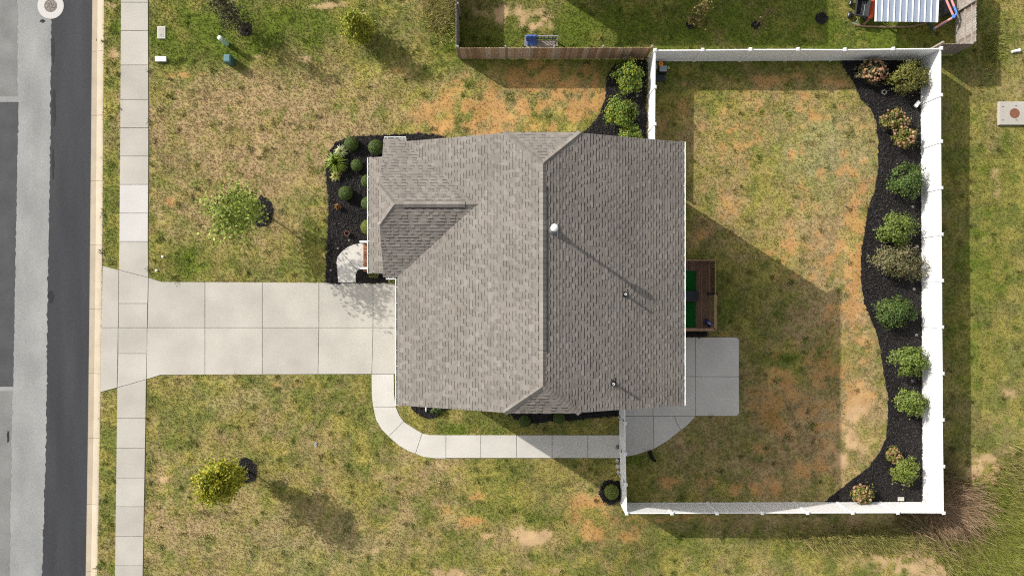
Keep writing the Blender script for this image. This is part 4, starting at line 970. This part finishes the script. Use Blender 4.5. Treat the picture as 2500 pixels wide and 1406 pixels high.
for k,(px,py,rx,ry,h,hd,lab) in enumerate([
    (2129,175,35,28,1.0,85,'hydrangea covered in brown dried blooms at the top of the right bed'),
    (2182,296,35,28,.95,38,'green hydrangea with pink brown blooms, upper of the pair by the fence'),
    (2206,338,30,25,.9,34,'hydrangea with pink brown blooms, lower of the touching pair by the fence'),
    (2180,1111,17,20,.7,30,'small brown hydrangea touching the light green shrub'),
    (2102,1204,27,24,.8,36,'hydrangea with brown blooms leaning over the bottom fence')]):
    shrub('hydrangea', lab, 'hydrangea', px, py, rx, h, 'olive' if k else 'brown', 1300, .055, 'hydrangeas in the mulch bed along the fence', rpy=ry, heads=hd, seed=80+k)
for k,(px,py,r,pa,lab) in enumerate([(912,672,13,'olive','low yellow green plant in the mulch under the porch roof corner'),(958,684,12,'olive','low plant beside the driveway corner under the gutter'),(1066,1000,16,'cam','low plant peeking out from under the eave at the bottom left of the house')]):
    shrub('low_plant', lab, 'plant', px, py, r, .35, pa, 350, .04, rpy=r*.7, seed=120+k)

def tree(name, label, bx, by, trunk_r, z0, z1, rad, pale, n, leaf, seed, sparse=.5, group=None, clumps=60, topw=.6, off=(0,0), vase=False):
    rs = np.random.RandomState(seed); base = Vector((*g2(bx,by),.03)); t = thing(name, label, 'tree', base, group)
    m2 = MB(); top = base+Vector((off[0],off[1],z1*.92))
    tp = [base+Vector((0,0,-.03)), base+Vector((rs.normal(0,.02),rs.normal(0,.02),z1*.2)), base.lerp(top,.45)+Vector((rs.normal(0,.04),rs.normal(0,.04),0)), base.lerp(top,.75)+Vector((rs.normal(0,.05),rs.normal(0,.05),0)), top]
    m2.tube(tp,[trunk_r*1.5,trunk_r,trunk_r*.75,trunk_r*.4,.006],8); m2.build('trunk', M['bark'], t, True)
    pos = []; nrm = []; lim = MB()
    for j in range(clumps):
        f = rs.uniform(0,1); z = z0+(z1-z0)*f; prof = math.sin(math.pi*min(1,max(.06,(f*.9+.12))))**.6*(1-(1-topw)*f)
        if vase: f = f**.75; z = z0+(z1-z0)*f; prof = .22+.85*math.sin(math.pi*min(1,f*.72+.05))**1.3
        a = rs.uniform(0,2*math.pi); r = rad*prof*math.sqrt(rs.uniform(.12,1.0)); s_ = Vector((base.x+off[0]*z/z1, base.y+off[1]*z/z1, max(z0*.75, z-r*.75)))
        e = Vector((base.x+off[0]*z/z1+math.cos(a)*r, base.y+off[1]*z/z1+math.sin(a)*r, z))
        lim.tube([s_, s_.lerp(e,.5)+Vector((0,0,.05)), e],[trunk_r*.35,trunk_r*.22,.005],5)
        m_ = int(n/clumps*rs.uniform(.5,1.5)); sg = rad*.17*(.7+.6*rs.uniform())
        for q in range(m_):
            f2 = rs.uniform(.35,1.05); c_ = s_.lerp(e,f2); pos.append((c_.x+rs.normal(0,sg), c_.y+rs.normal(0,sg), max(.15,c_.z+rs.normal(0,sg*.8)))); nrm.append((math.cos(a)*.4+rs.normal(0,.6), math.sin(a)*.4+rs.normal(0,.6), .8+rs.normal(0,.4)))
    lim.build('limb', M['bark'], t)
    pos = np.array(pos); leaf_obj('crown', pos, np.array(nrm), leaf, leaf*.62, pal(rs,len(pos),GREENS[pale],.3), M['leaf'], t, rs)
    return t
tree('young_tree','young green tree with an open crown over a black mulch ring left of the porch',641,520,.05,1.7,5.2,1.45,'maple',2300,.085,13,clumps=36,vase=True,off=(-.25,-.45))
tree('young_tree','bright yellow green young tree with its long shadow on the lower left lawn',606,1148,.045,1.2,4.4,.98,'yel',6000,.075,4,clumps=70,vase=True,off=(-.4,.35))
tree('young_tree','thin dark leafed sapling in the top left lawn by the mint pole',600,72,.035,.5,3.4,1.1,'dark',1500,.055,5,clumps=46,off=(-.15,.25))
tree('young_tree','bushy yellow green small tree in the top lawn left of the wooden fence',884,86,.045,.35,2.5,.85,'gold',6500,.06,6,clumps=90,topw=.85)
tree('young_tree','small yellowish sapling in a mulch ring in the shaded yard above the white fence',1687,60,.03,.5,2.2,.8,'dry',700,.06,7,clumps=26,off=(.25,.25))
tree('young_tree','faint thin sapling right of the yellowish one in the shaded yard',1845,62,.025,.4,1.8,.7,'dry',240,.05,8,clumps=16,off=(.35,.2))
# dead stems around the neighbour's mulch ring and by the wooden fence
tree('dead_shrub','leafless grey brown twigs above the left end of the wooden fence',1100,0,.02,.3,1.5,.8,'brown',160,.04,9,clumps=40)

# ------------------------------------------------------------------ tall weeds right of and below the fence
WE = [(2320,1250,62,50,1500,.75,'brown'),(2370,1350,40,60,700,.35,'grn'),(2440,1250,70,60,1100,.38,'grn'),(2450,1345,60,50,1500,.5,'grn'),(2300,1180,25,60,300,.45,'br2'),(2400,1330,95,60,2200,.42,'mix'),(2460,1300,60,80,2200,.5,'grn'),(2400,1290,50,40,700,.4,'grn'),(2150,1325,170,28,1200,.32,'mix'),(2480,1180,40,60,400,.4,'mix'),(2440,1395,80,30,700,.5,'grn'),(2260,1270,60,30,500,.4,'br2'),(2420,120,20,40,200,.25,'grn'),(1075,30,30,45,500,.35,'mix')]
WCOL = {'brown':[(.33,.225,.14),(.26,.175,.105),(.42,.31,.20)],'br2':[(.22,.18,.085),(.18,.15,.055),(.29,.22,.12)],'mix':[(.32,.29,.095),(.25,.25,.065),(.38,.30,.14),(.19,.20,.05)],'grn':[(.22,.27,.045),(.29,.31,.06),(.33,.29,.10),(.16,.19,.03)]}
VV = []; CC = []
for k,(cx,cy,rx,ry,n,h,kd) in enumerate(WE):
    rs = np.random.RandomState(200+k); n = int(n*1.6); x = (cx+rs.normal(0,rx*.6,n)-CX)/S; y = (CY-cy-rs.normal(0,ry*.6,n))/S
    kk = ~inpoly(x*S+CX, CY-y*S, rect(1500,140,2262,1238)) & ~inpoly(x*S+CX, CY-y*S, rect(1112,-80,2340,150)); x = x[kk]; y = y[kk]; n = len(x)
    v, c = blades('w', x, y, pal(rs,n,WCOL[kd],.35), h, .036, .9, 2, 300+k); VV.append(v); CC.append(c)
wd = link(bpy.data.objects.new('tall_weeds', raw_mesh('tall_weeds', np.concatenate(VV),3,np.clip(np.concatenate(CC),.003,.8),M['grass'])), None)
tag(wd, 'tall brown and green weeds beyond the bottom right fence corner', 'weeds', kind='stuff')

# ------------------------------------------------------------------ small things in the front yard
def mesh_thing(name, label, cat, mbx, mat, origin, smooth=False, group=None):
    return tag(mbx.build(name, mat, None, smooth, origin=tuple(origin)), label, cat, group)
q = P(394,80,.03); mt = thing('water_meter_lid', 'pale concrete water meter lid in the grass beside the sidewalk', 'meter lid', P(394,80,0))
m2 = MB(); m2.bbox(q.x-.22,q.x+.22,q.y-.33,q.y+.33,0,.05,.012); m2.build('frame', M['concrete_new'], mt)
m2 = MB(); m2.bbox(q.x-.15,q.x+.15,q.y-.26,q.y+.26,.0502,.060,.006); ld_ = m2.build('lid', M['concrete'], mt)
m2 = MB(); m2.box(q.x-.012,q.x+.012,q.y-.2,q.y-.08,.0605,.064); m2.build('pull_slot', M['black'], ld_)
q = P(393,145,.1); cb = thing('utility_box', 'small white rectangular box lying in the grass beside the sidewalk', 'box', P(393,145,0))
m2 = MB(); m2.bbox(q.x-.27,q.x+.27,q.y-.12,q.y+.12,0,.14,.02); m2.build('box_body', M['white'], cb); m2 = MB(); m2.bbox(q.x-.285,q.x+.285,q.y-.135,q.y+.135,.141,.165,.01); m2.build('box_lid', M['vinyl'], cb)
q = P(554,108,0); pd = thing('utility_pedestal', 'pale mint round utility post standing in the top left lawn', 'utility post', q)
m2 = MB(); m2.lathe([(.125,0),(.125,.78),(.12,.80)], q, 20); m2.build('pedestal_tube', M['mint'], pd, False)
m2 = MB(); m2.lathe([(.13,.801),(.13,.90),(.115,.97),(.06,1.0),(.01,1.005)], q, 20); m2.build('dome_cap', pmat('mint_cap',(.66,.78,.68),.5,.04,5), pd, True)
m2 = MB(); m2.lathe([(.132,.40),(.136,.41),(.136,.45),(.132,.46)], q, 20); m2.build('band', M['mint'], pd)
q = P(567,153,0); pd = thing('utility_pedestal', 'dark green square utility box below the mint post', 'utility box', q)
m2 = MB(); m2.bbox(q.x-.16,q.x+.16,q.y-.19,q.y+.19,0,.62,.015); m2.build('box_body', M['green_box'], pd)
m2 = MB(); m2.prism([(q.x-.175,q.y-.205),(q.x+.175,q.y-.205),(q.x+.175,q.y+.205),(q.x-.175,q.y+.205)],.621,.74,.05); m2.build('domed_lid', pmat('lid_green',(.10,.20,.21),.45,.1,5), pd)
m2 = MB(); m2.box(q.x-.03,q.x+.03,q.y-.2,q.y-.191,.3,.4); m2.build('latch', M['metal'], pd)
for (px,py,lab) in ((398,627,'white round cleanout cap in the grass, upper of two by the sidewalk'),(383,660,'white round cleanout cap nearest the driveway corner')):
    q = P(px,py,0); t = thing('cleanout_cap', lab, 'pipe cap', q); m2 = MB(); m2.lathe([(.055,0),(.055,.06),(.05,.065)], q, 14); m2.build('pipe', M['vinyl'], t); m2 = MB(); m2.lathe([(.06,.0655),(.06,.085),(.02,.09)], q, 14); c_ = m2.build('cap', M['vinyl'], t); m2 = MB(); m2.box(q.x-.02,q.x+.02,q.y-.02,q.y+.02,.0905,.11); m2.build('nut', M['vinyl'], c_)
q = P(771,1084,0); t = thing('valve_cover', 'small grey two ring valve cover alone in the lower left lawn', 'valve cover', q)
for dy in (-.065,.065): m2 = MB(); m2.lathe([(.065,0),(.065,.045),(.05,.05),(.045,.03),(.01,.03)], q+Vector((0,dy,0)), 14); m2.build('ring', M['grey_lid'], t)
q = P(850,571,0); t = thing('plant_pot', 'empty brown pot in the front mulch bed near the landing', 'pot', q)
m2 = MB(); m2.lathe([(.09,.03),(.13,.28),(.135,.30),(.115,.30),(.105,.22),(.05,.22)], q, 18); m2.build('pot_wall', M['terracotta'], t); m2 = MB(); m2.lathe([(.104,.221),(.10,.24),(.02,.245)], q, 14); m2.build('soil', M['mulch'], t)
for (px,py,lab) in ((829,608,'garden stake light on the left edge of the landing'),(856,588,'garden stake light above the landing beside the handrail'),(812,660,'garden stake light left of the landing lower curve')):
    q = P(px,py,0); t = thing('path_light', lab, 'garden light', q, 'stake lights around the landing'); m2 = MB(); m2.tube([q,q+Vector((0,0,.32))],.012,6); m2.build('stake', M['black'], t); m2 = MB(); m2.lathe([(.02,.321),(.055,.34),(.05,.38),(.01,.40)], q, 10); m2.build('lamp_head', M['iron'], t)
for k,(px,py,a,b) in enumerate([(1507,1124,.10,.12),(1508,1138,.13,.12),(1509.5,1152,.10,.14)]):
    q = P(px,py,.04); pts = [(q.x+a*math.cos(i*1.05+k)*RNG.uniform(.85,1.1), q.y+b*math.sin(i*1.05+k)*RNG.uniform(.85,1.1)) for i in range(6)]
    m2 = MB(); m2.prism(pts, 0, .09, .02); mesh_thing('stepping_stone', ['pale flat stone nearest the walkway outside the gate','middle of three pale flat stones outside the gate','pale flat stone furthest from the walkway outside the gate'][k], 'stone', m2, M['stone'], (q.x,q.y,0), group='stones along the gate fence')
q = P(1507,1090,0); m2 = MB(); m2.blob((q.x,q.y,.09),(.10,.12,.10),10,6,.06); mesh_thing('round_stone','round grey stone against the gate on the walkway','stone',m2,pmat('grey_stone',(.16,.15,.135),.9,.2,8),(q.x,q.y,.03),True)

# ------------------------------------------------------------------ things in the back bed
for k,(px,py,w,d,h,lab) in enumerate([(2222,147+6,.2,.12,.14,'left of two grey blocks at the foot of the top right fence corner'),(2234,147+6,.2,.12,.14,'right of two grey blocks at the foot of the top right fence corner'),(2203,1216,.28,.1,.14,'pale block at the foot of the bottom fence')]):
    q = P(px,py,0); m2 = MB(); m2.bbox(q.x-w,q.x+w*.1,q.y-d,q.y+d,.03,h,.015); mesh_thing('concrete_block', lab, 'block', m2, M['stone'], (q.x,q.y,.03))
for k,(px,py,lab) in enumerate([(2222,507,'solar light under the dark camellia by the right fence'),(2233,603,'solar light between loose shrub and wide brownish shrub'),(2225,706,'solar light in the shade below the wide brownish shrub'),(2231,817,'solar light below the fourth plain green shrub'),(2221,928,'solar light between the two lowest plain green shrubs'),(1553,238,'solar light beside the white fence in the north mulch bed'),(1561,322,'solar light by the white fence near the roof edge')]):
    q = P(px,py,.03); t = thing('solar_light', lab, 'garden light', q, 'small solar lights in the mulch beds'); m2 = MB(); m2.tube([q,q+Vector((0,0,.22))],.013,6); m2.build('stake', M['black'], t); m2 = MB(); m2.lathe([(.03,.221),(.075,.25),(.075,.28),(.05,.30),(.01,.305)], q, 12); m2.build('lamp_head', pmat('lamp_grey',(.13,.125,.125),.6,.1,8) if k == 0 else bpy.data.materials['lamp_grey'], t)
q = P(2232,258,.03); t = thing('floodlight', 'white box floodlight tilted at the right fence', 'floodlight', q)
m2 = MB(); m2.tube([q,q+Vector((0,0,.25))],.02,6); m2.build('stake', M['black'], t); m2 = MB(); m2.bar(q+Vector((.10,.13,.28)), q+Vector((-.12,-.14,.33)), .17, .10); m2.build('lamp_body', M['vinyl'], t); m2 = MB(); m2.bar(q+Vector((.11,.142,.277)), q+Vector((.104,.135,.279)), .15, .08); m2.build('lens', M['glass'], t)
q = P(2158,226,.06); t = thing('coiled_hose', 'coiled pale hose ring on the mulch under the olive shrub', 'hose', q)
m2 = MB()
for k in range(3): m2.tube([(q.x+(.14-.022*k)*math.cos(a*.262), q.y+(.13-.02*k)*math.sin(a*.262), .075+.02*k) for a in range(25)], .012, 6)
m2.build('coil', M['rope'], t, True); m2 = MB(); m2.tube([(q.x+.13,q.y+.05,.08),(q.x+.25,q.y+.08,.07),(q.x+.32,q.y+.3,.07)],.012,6); m2.build('hose_end', M['rope'], t, True)
for k,(px,py,r,lab) in enumerate([(2205,1182,.08,'round pale pink stone below the light green shrub'),(2178,1181,.04,'tiny pale stone left of the round pink stone')]):
    q = P(px,py,.05); m2 = MB(); m2.blob((q.x,q.y,.045+r*.6),(r,r*.9,r*.7),10,6,.06); mesh_thing('garden_stone', lab, 'stone', m2, pmat('pink_stone%d'%k,(.42,.33,.29),.9,.15,8), (q.x,q.y,.045), True)

# bin, flower and ball in the top left corner of the back yard
q = P(1615,174,0); t = thing('storage_tub', 'black tub with grey lid in the corner of the back yard', 'tub', q)
m2 = MB(); m2.prism([(q.x-.20,q.y-.19),(q.x+.20,q.y-.19),(q.x+.22,q.y+.16),(q.x-.22,q.y+.16)],.02,.42,.02); m2.build('tub_body', M['black'], t)
m2 = MB(); m2.prism([(q.x-.19,q.y-.15),(q.x+.19,q.y-.15),(q.x+.19,q.y+.15),(q.x-.19,q.y+.15)],.421,.47,.02); m2.build('lid', M['grey_lid'], t)
q = P(1612,159,.4); t = thing('pinwheel', 'orange pinwheel flower behind the black tub', 'pinwheel', (q.x,q.y,0))
for k in range(8):
    a = k*math.pi/4; c = q+Vector((math.cos(a)*.075, math.sin(a)*.075,.20)); m2 = MB(); m2.blob(c,(.05,.05,.02),8,4); m2.build('petal', M['orange2'], t, True)
m2 = MB(); m2.blob(q+Vector((0,0,.22)),(.035,.035,.03),8,5); m2.build('hub', M['terracotta'], t, True); m2 = MB(); m2.tube([(q.x,q.y,0),(q.x,q.y,.6)],.012,6); m2.build('stick', M['white'], t)
q = P(1631,166,.06); t = thing('toy_ball', 'lime green ball in the grass right of the black tub', 'ball', (q.x,q.y,.0)); m2 = MB(); m2.blob((q.x,q.y,.085),.075,14,9); m2.build('ball_skin', M['lime'], t, True); m2 = MB(); m2.tube([(q.x+.077*math.cos(a*.262), q.y+.077*math.sin(a*.262), .085) for a in range(25)],.006,5); m2.build('seam', M['white'], t, True)
q = P(1608,190,.0); m2 = MB(); m2.prism(gp([(1594,182),(1622,183),(1624,196),(1612,201),(1595,200)]),.03,.07,.015); mesh_thing('folded_tarp','dark folded tarp below the black tub','tarp',m2,pmat('tarp',(.035,.042,.05),.6,.2,9),(q.x,q.y,.03))
q = P(1598,162,0); m2 = MB(); m2.bbox(q.x-.1,q.x+.14,q.y-.2,q.y+.14,0.01,.06,.015); mesh_thing('paver','grey square paver beside the white fence post in the corner','paver',m2,M['stone'],(q.x,q.y,.01))

# concrete inlet box at the right edge
q = P(2472,276,0); t = thing('drain_box', 'concrete drain box with round rusty lid at the right edge', 'drain', q)
m2 = MB(); m2.bbox(q.x-.68,q.x+.80,q.y-.62,q.y+.62,0,.16,.02); m2.build('concrete_top', M['concrete'], t)
c = P(2484,274.5,.16); m2 = MB(); m2.lathe([(.26,.161),(.26,.172),(.24,.176),(.05,.176)], (c.x,c.y,0), 26); rl = m2.build('round_lid', M['rust'], t)
for (px,py) in ((2455,258),(2487,256),(2455,291),(2488,291)):
    c = P(px,py,.16); t.location.z = -.22; m2 = MB(); m2.tube([(c.x-.06,c.y,.165),(c.x-.03,c.y,.185),(c.x+.03,c.y,.185),(c.x+.06,c.y,.165)],.011,6); m2.build('lifting_ring', M['iron'], t)
q = P(2478,127,0); t = thing('white_pipe', 'short white pipe lying in the grass above the drain box', 'pipe', q); m2 = MB(); m2.tube([q+Vector((-.2,-.02,.07)), q+Vector((.18,.05,.09))],.075,12); m2.build('pipe_body', M['vinyl'], t); m2 = MB(); m2.tube([q+Vector((.12,.038,.087)), q+Vector((.2,.054,.092))],.088,12); m2.build('collar', M['vinyl'], t)

# ------------------------------------------------------------------ dog
q = P(1587,1108,0)
def skin_body(name, nodes, edges, mat, parent, sub=2):
    me = bpy.data.meshes.new(name); me.from_pydata([n[0] for n in nodes], edges, [])
    o = bpy.data.objects.new(name, me); COL.objects.link(o); o.modifiers.new('skin','SKIN'); m = o.modifiers.new('sub','SUBSURF'); m.levels = sub; m.render_levels = sub
    bm = bmesh.new(); bm.from_mesh(me); ly = bm.verts.layers.skin.verify(); bm.verts.ensure_lookup_table()
    for v, n in zip(bm.verts, nodes): v[ly].radius = (n[1], n[1])
    bm.verts[0][ly].use_root = True; bm.to_mesh(me); bm.free()
    dg = bpy.context.evaluated_depsgraph_get(); dg.update(); m3 = bpy.data.meshes.new_from_object(o.evaluated_get(dg)); m3.name = name
    COL.objects.unlink(o); bpy.data.objects.remove(o)
    m3.materials.clear(); m3.materials.append(mat); m3.polygons.foreach_set('use_smooth',[True]*len(m3.polygons))
    return link(bpy.data.objects.new(name, m3), parent)
dog = thing('dog', 'small black dog with raised tail on the edge of the patio walk', 'dog', q)
def D(f, l, u): # forward (toward the lawn), left, up
    fw = Vector((.28,-.96,0)).normalized(); lf = Vector((-fw.y,fw.x,0)); return tuple(q+fw*f+lf*l+Vector((0,0,u)))
nodes = [(D(-.13,0,.24),.060),(D(-.02,0,.235),.066),(D(.10,0,.245),.072),(D(.17,.02,.30),.048),(D(.225,.06,.345),.052),(D(.285,.10,.33),.030),(D(.32,.125,.32),.020),
         (D(-.17,0,.275),.020),(D(-.205,-.01,.36),.014),(D(-.24,-.03,.43),.010),(D(-.29,-.01,.46),.008),
         (D(.12,.055,.15),.026),(D(.11,.06,.08),.018),(D(.125,.06,.02),.020),(D(.12,-.055,.15),.026),(D(.11,-.06,.08),.018),(D(.125,-.06,.02),.020),
         (D(-.11,.055,.16),.034),(D(-.165,.06,.09),.018),(D(-.135,.06,.02),.020),(D(-.11,-.055,.16),.034),(D(-.165,-.06,.09),.018),(D(-.135,-.06,.02),.020)]
edges = [(0,1),(1,2),(2,3),(3,4),(4,5),(5,6),(0,7),(7,8),(8,9),(9,10),(2,11),(11,12),(12,13),(2,14),(14,15),(15,16),(0,17),(17,18),(18,19),(0,20),(20,21),(21,22)]
nodes = [(tuple(q+(Vector(p)-q)*1.22), r*1.55) for p, r in nodes]
skin_body('body', nodes, edges, M['fur'], dog)
for l in (.105,.015):
    c = q+(Vector(D(.215,l,.375))-q)*1.22; m2 = MB(); m2.blob(c,(.032,.032,.055),8,5); m2.build('ear', M['fur'], dog, True)

# ------------------------------------------------------------------ neighbour's yard
bq = P(1328,110,0); t = thing('garden_bench', 'weathered slatted garden bench behind the brown wooden fence', 'bench', bq)
xa, xb = (1281-CX)/S*.98, (1362-CX)/S*.98; yb, yf_ = (703-103)/S, (703-123)/S
for k in range(6):
    y = yf_+(yb-yf_-.08)*k/5; m2 = MB(); m2.bbox(xa+.08,xb-.14,y-.032,y+.032,.42,.445,.004); m2.build('seat_slat', M['wood_grey'], t)
m2 = MB(); m2.bar((xa,yb,.90),(xb,yb,.90),.05,.07); m2.build('back_rail', M['metal'], t)
m2 = MB(); m2.bar((xa,yb,.50),(xb,yb,.50),.04,.06); m2.build('back_rail', M['teal'], t)
for k in range(9): x = xa+.1+k*(xb-xa-.2)/8; m2 = MB(); m2.box(x-.02,x+.02,yb-.012,yb+.012,.53,.865); m2.build('back_slat', M['teal'], t)
for x in (xa+.02,xb-.04):
    m2 = MB(); m2.bar((x,yb,.66),(x,yf_,.64),.06,.035); m2.build('arm_rest', M['wood_grey'], t)
    for y in (yb,yf_): m2 = MB(); m2.box(x-.03,x+.03,y-.03,y+.03,0,.62); m2.build('leg', M['teal'], t)
    m2 = MB(); m2.bar((x,yb-.035,.38),(x,yf_+.035,.38),.04,.06); m2.build('side_rail', M['teal'], t)
m2 = MB(); bxa, bxb = xa+.09, xa+.62
pr = [(yb+.05,.55),(yb+.045,.90),(yb+.02,.95),(yb-.03,.945),(yb-.06,.80),(yb-.10,.52),(yb-.22,.475),(yf_+.10,.47)]
vs = []; nc = 9
for i,(y,z) in enumerate(pr):
    for k in range(nc):
        x = bxa+(bxb-bxa)*k/(nc-1); vs.append((x+.02*math.sin(i*1.3), y+.012*math.sin(k*2.1+i), z+.014*math.sin(k*1.7+i*.9)+.012))
m2.mesh(vs,[(i*nc+k,i*nc+k+1,(i+1)*nc+k+1,(i+1)*nc+k) for i in range(len(pr)-1) for k in range(nc-1)])
bl = mesh_thing('blue_blanket','blue blanket draped over the left end of the garden bench','blanket',m2,M['blue'],((bxa+bxb)/2,yb,.5),True)
sm = bl.modifiers.new('thick','SOLIDIFY'); sm.thickness = .012
# metal roofed canopy
cz0, cz1 = 1.25, 1.5; CA = P(2137,53,cz0); CB = P(2287,57,cz0); yt = CA.y+3.2
cp = thing('metal_canopy', 'canopy with ribbed pale metal roof at the top right edge', 'canopy', ((CA.x+CB.x)/2,(CA.y+yt)/2,0))
n = 10; wpan = (CB.x-CA.x)/n
for k in range(n):
    x0 = CA.x+k*wpan; m2 = MB(); m2.mesh([(x0+.003,CA.y-.004*k,cz0),(x0+wpan-.003,CA.y-.004*k,cz0),(x0+wpan-.003,yt,cz1),(x0+.003,yt,cz1),(x0+.003,CA.y-.004*k,cz0-.02),(x0+wpan-.003,CA.y-.004*k,cz0-.02),(x0+wpan-.003,yt,cz1-.02),(x0+.003,yt,cz1-.02)],[(0,1,2,3),(7,6,5,4),(0,4,5,1),(1,5,6,2),(2,6,7,3),(3,7,4,0)]); pn = m2.build('roof_panel', M['tin'], cp)
for k in range(n+1):
    x = CA.x+k*wpan; m2 = MB(); m2.bar((x,CA.y-.01-.004*k,cz0+.02),(x,yt,cz1+.02),.045 if 0<k<n else .09,.04); m2.build('roof_seam', M['vinyl'], cp)
for (x,y) in ((CA.x+.75,CA.y+.45),(CB.x-.15,CA.y+.45),(CA.x+.75,yt-.15),(CB.x-.15,yt-.15)):
    m2 = MB(); m2.box(x-.045,x+.045,y-.045,y+.045,0,cz0-.02); m2.build('post', M['wood_grey'], cp)
m2 = MB(); m2.bar((CA.x+.05,CA.y+.45,cz0-.04),(CB.x-.05,CA.y+.45,cz0-.04),.04,.06); m2.build('beam', M['wood_grey'], cp)
# things around the canopy
q = P(2092,28,0); t = thing('garden_cart', 'black garden dump cart with ridged tub left of the canopy', 'cart', q)
R2 = Matrix.Rotation(math.radians(-8),3,'Z')
def W(x,y,z): return q+R2@Vector((x,y,z))
tub = MB(); o_ = [(-.36,-.52),(.36,-.52),(.36,.52),(-.36,.52)]; i_ = [(-.27,-.42),(.27,-.42),(.27,.42),(-.27,.42)]; r_ = [(-.32,-.48),(.32,-.48),(.32,.48),(-.32,.48)]
vs = [W(x,y,.72) for x,y in o_]+[W(x,y,.72) for x,y in r_]+[W(x,y,.36) for x,y in i_]+[W(x,y,.66) for x,y in o_]
tub.mesh(vs,[(0,1,5,4),(1,2,6,5),(2,3,7,6),(3,0,4,7),(4,5,9,8),(5,6,10,9),(6,7,11,10),(7,4,8,11),(8,9,10,11),(0,12,13,1),(1,13,14,2),(2,14,15,3),(3,15,12,0)])
tb = tub.build('tub', pmat('cart_plastic',(.045,.046,.048),.55,.15,8), t)
for k in range(7): m2 = MB(); x = -.22+k*.073; m2.bar(W(x,-.4,.37),W(x,.4,.37),.02,.02); m2.build('tub_rib', M['grey_lid'] if k>3 else M['black'], tb)
for (x,y) in ((-.43,-.30),(.43,-.30),(-.43,.32),(.43,.32)):
    a = W(x-.05,y,.17); b = W(x+.05,y,.17); m2 = MB(); m2.tube([a,b],.165,16); wh = m2.build('wheel', M['rubber'], t); m2 = MB(); m2.tube([W(x-.055,y,.17),W(x+.055,y,.17)],.08,12); m2.build('hub', M['grey_lid'], wh)
m2 = MB()
for y in (-.30,.32): m2.bar(W(-.4,y,.17),W(.4,y,.17),.03,.03)
m2.bar(W(-.2,-.35,.33),W(-.2,.35,.33),.05,.05); m2.bar(W(.2,-.35,.33),W(.2,.35,.33),.05,.05)
for y in (-.30,.32):
    for x in (-.2,.2): m2.bar(W(x,y,.17),W(x,y,.33),.03,.03)
m2.build('chassis', M['black'], t)
m2 = MB(); m2.tube([W(0,-.5,.33),W(-.1,-.72,.30),W(-.28,-.78,.28),W(.1,-.80,.28)],.016,6); m2.build('handle', M['grey_lid'], t)
m2 = MB(); A = P(2130,19,.5); m2.prism([(A.x-.14,A.y-.42),(A.x+.03,A.y-.46),(A.x+.14,A.y-.25),(A.x+.16,A.y+.5),(A.x-.12,A.y+.5)],.02,.5,.06); t = mesh_thing('plastic_toy','red orange plastic toy between cart and canopy roof','toy',m2,M['orange'],(A.x,A.y,.02))
a = P(2108,60,.08); b = P(2140,33,.12); m2 = MB(); m2.bar(a,b,.12,.05); mesh_thing('loose_board','brown loose board lying diagonally by the garden cart','board',m2,pmat('plank',(.25,.17,.095),.85,.2,8),(a.x,a.y,.05))
m2 = MB(); m2.tube([P(2086,62,.05),P(2110,64,.06),P(2160,66.5,.06),P(2222,65.5,.06),P(2262,57.5,.06)],[.04,.05,.05,.05,.035],8); tag(m2.build('timber_edging',pmat('edging',(.22,.15,.10),.9,.25,6),None,origin=tuple(P(2160,66,0))),'long thin timber edging log in front of the canopy','log')
fr = thing('play_frame','pink and blue pipe frame of a toy goal between canopy and wooden fence','toy goal',P(2305,40,0))
def pipe(pts, mat): m2 = MB(); m2.tube([P(*p) for p in pts],.055,8); m2.build('pipe', mat, fr)
pipe([(2304,-14,1.0),(2316,14,.95),(2326,36,.90)],M['pink_pipe']); pipe([(2326,36,.90),(2330,44,.88)],M['blue_pipe']); pipe([(2319,-10,.9),(2329,16,.9)],M['pink_pipe']); pipe([(2329,16,.9),(2336,34,.88),(2324,45,.86)],M['blue_pipe'])
pipe([(2324,45,.86),(2300,58,.5),(2283,69,.15)],M['pink_pipe']); pipe([(2336,36,.6),(2310,54,.4),(2278,72,.06)],M['blue_pipe']); pipe([(2278,72,.06),(2270,62,.06),(2267,55,.06)],M['teal'])
pipe([(2330,42,.88),(2329,44,.0)],M['blue_pipe'])
m2 = MB(); m2.prism(gp([(2292,6),(2312,4),(2318,36),(2296,44)]),.02,.45,.05); c = P(2305,22,0); mesh_thing('covered_bundle','dark grey covered bundle between canopy and pink pipes','bundle',m2,pmat('cover',(.06,.06,.06),.8,.2,8),(c.x,c.y,.02))
m2 = MB(); m2.bbox(*[v for v in (P(2317,22,.5).x-.13,P(2317,22,.5).x+.2,P(2320,8,.5).y-.15,P(2320,8,.5).y+.4)],.02,.42,.03); c = P(2325,5,0); mesh_thing('white_crate','pale crate beside the pink pipes','crate',m2,M['white'],(c.x,c.y,.02))
# neighbour's house beyond the top edge (its shadow falls into the frame)
nh = thing('neighbour_house','neighbouring house with hip roof just beyond the top edge, seen by its shadow','house',((1394-CX)/S,(703+300)/S,0))
hx0, hx1, hy0, hy1 = (1140-CX)/S, (1655-CX)/S, (703+122)/S, (703+560)/S; e_ = 5.9; rr = 3.0
m2 = MB(); m2.box(hx0+.4,hx1-.4,hy0+.4,hy1-.4,0,e_-.05); m2.build('wall', M['siding'], nh)
xm0, xm1, ymid = hx0+(hy1-hy0)/2, hx1-(hy1-hy0)/2, (hy0+hy1)/2
m2 = MB(); c = (.19,.17,.155); vs = [(hx0,hy0,e_),(hx1,hy0,e_),(hx1,hy1,e_),(hx0,hy1,e_),(xm0,ymid,e_+rr*.7),(xm1,ymid,e_+rr*.7)]
m2.mesh(vs,[(0,1,5,4),(1,2,5),(2,3,4,5),(3,0,4),(3,2,1,0)],c); m2.build('roof', M['shingle'], nh)
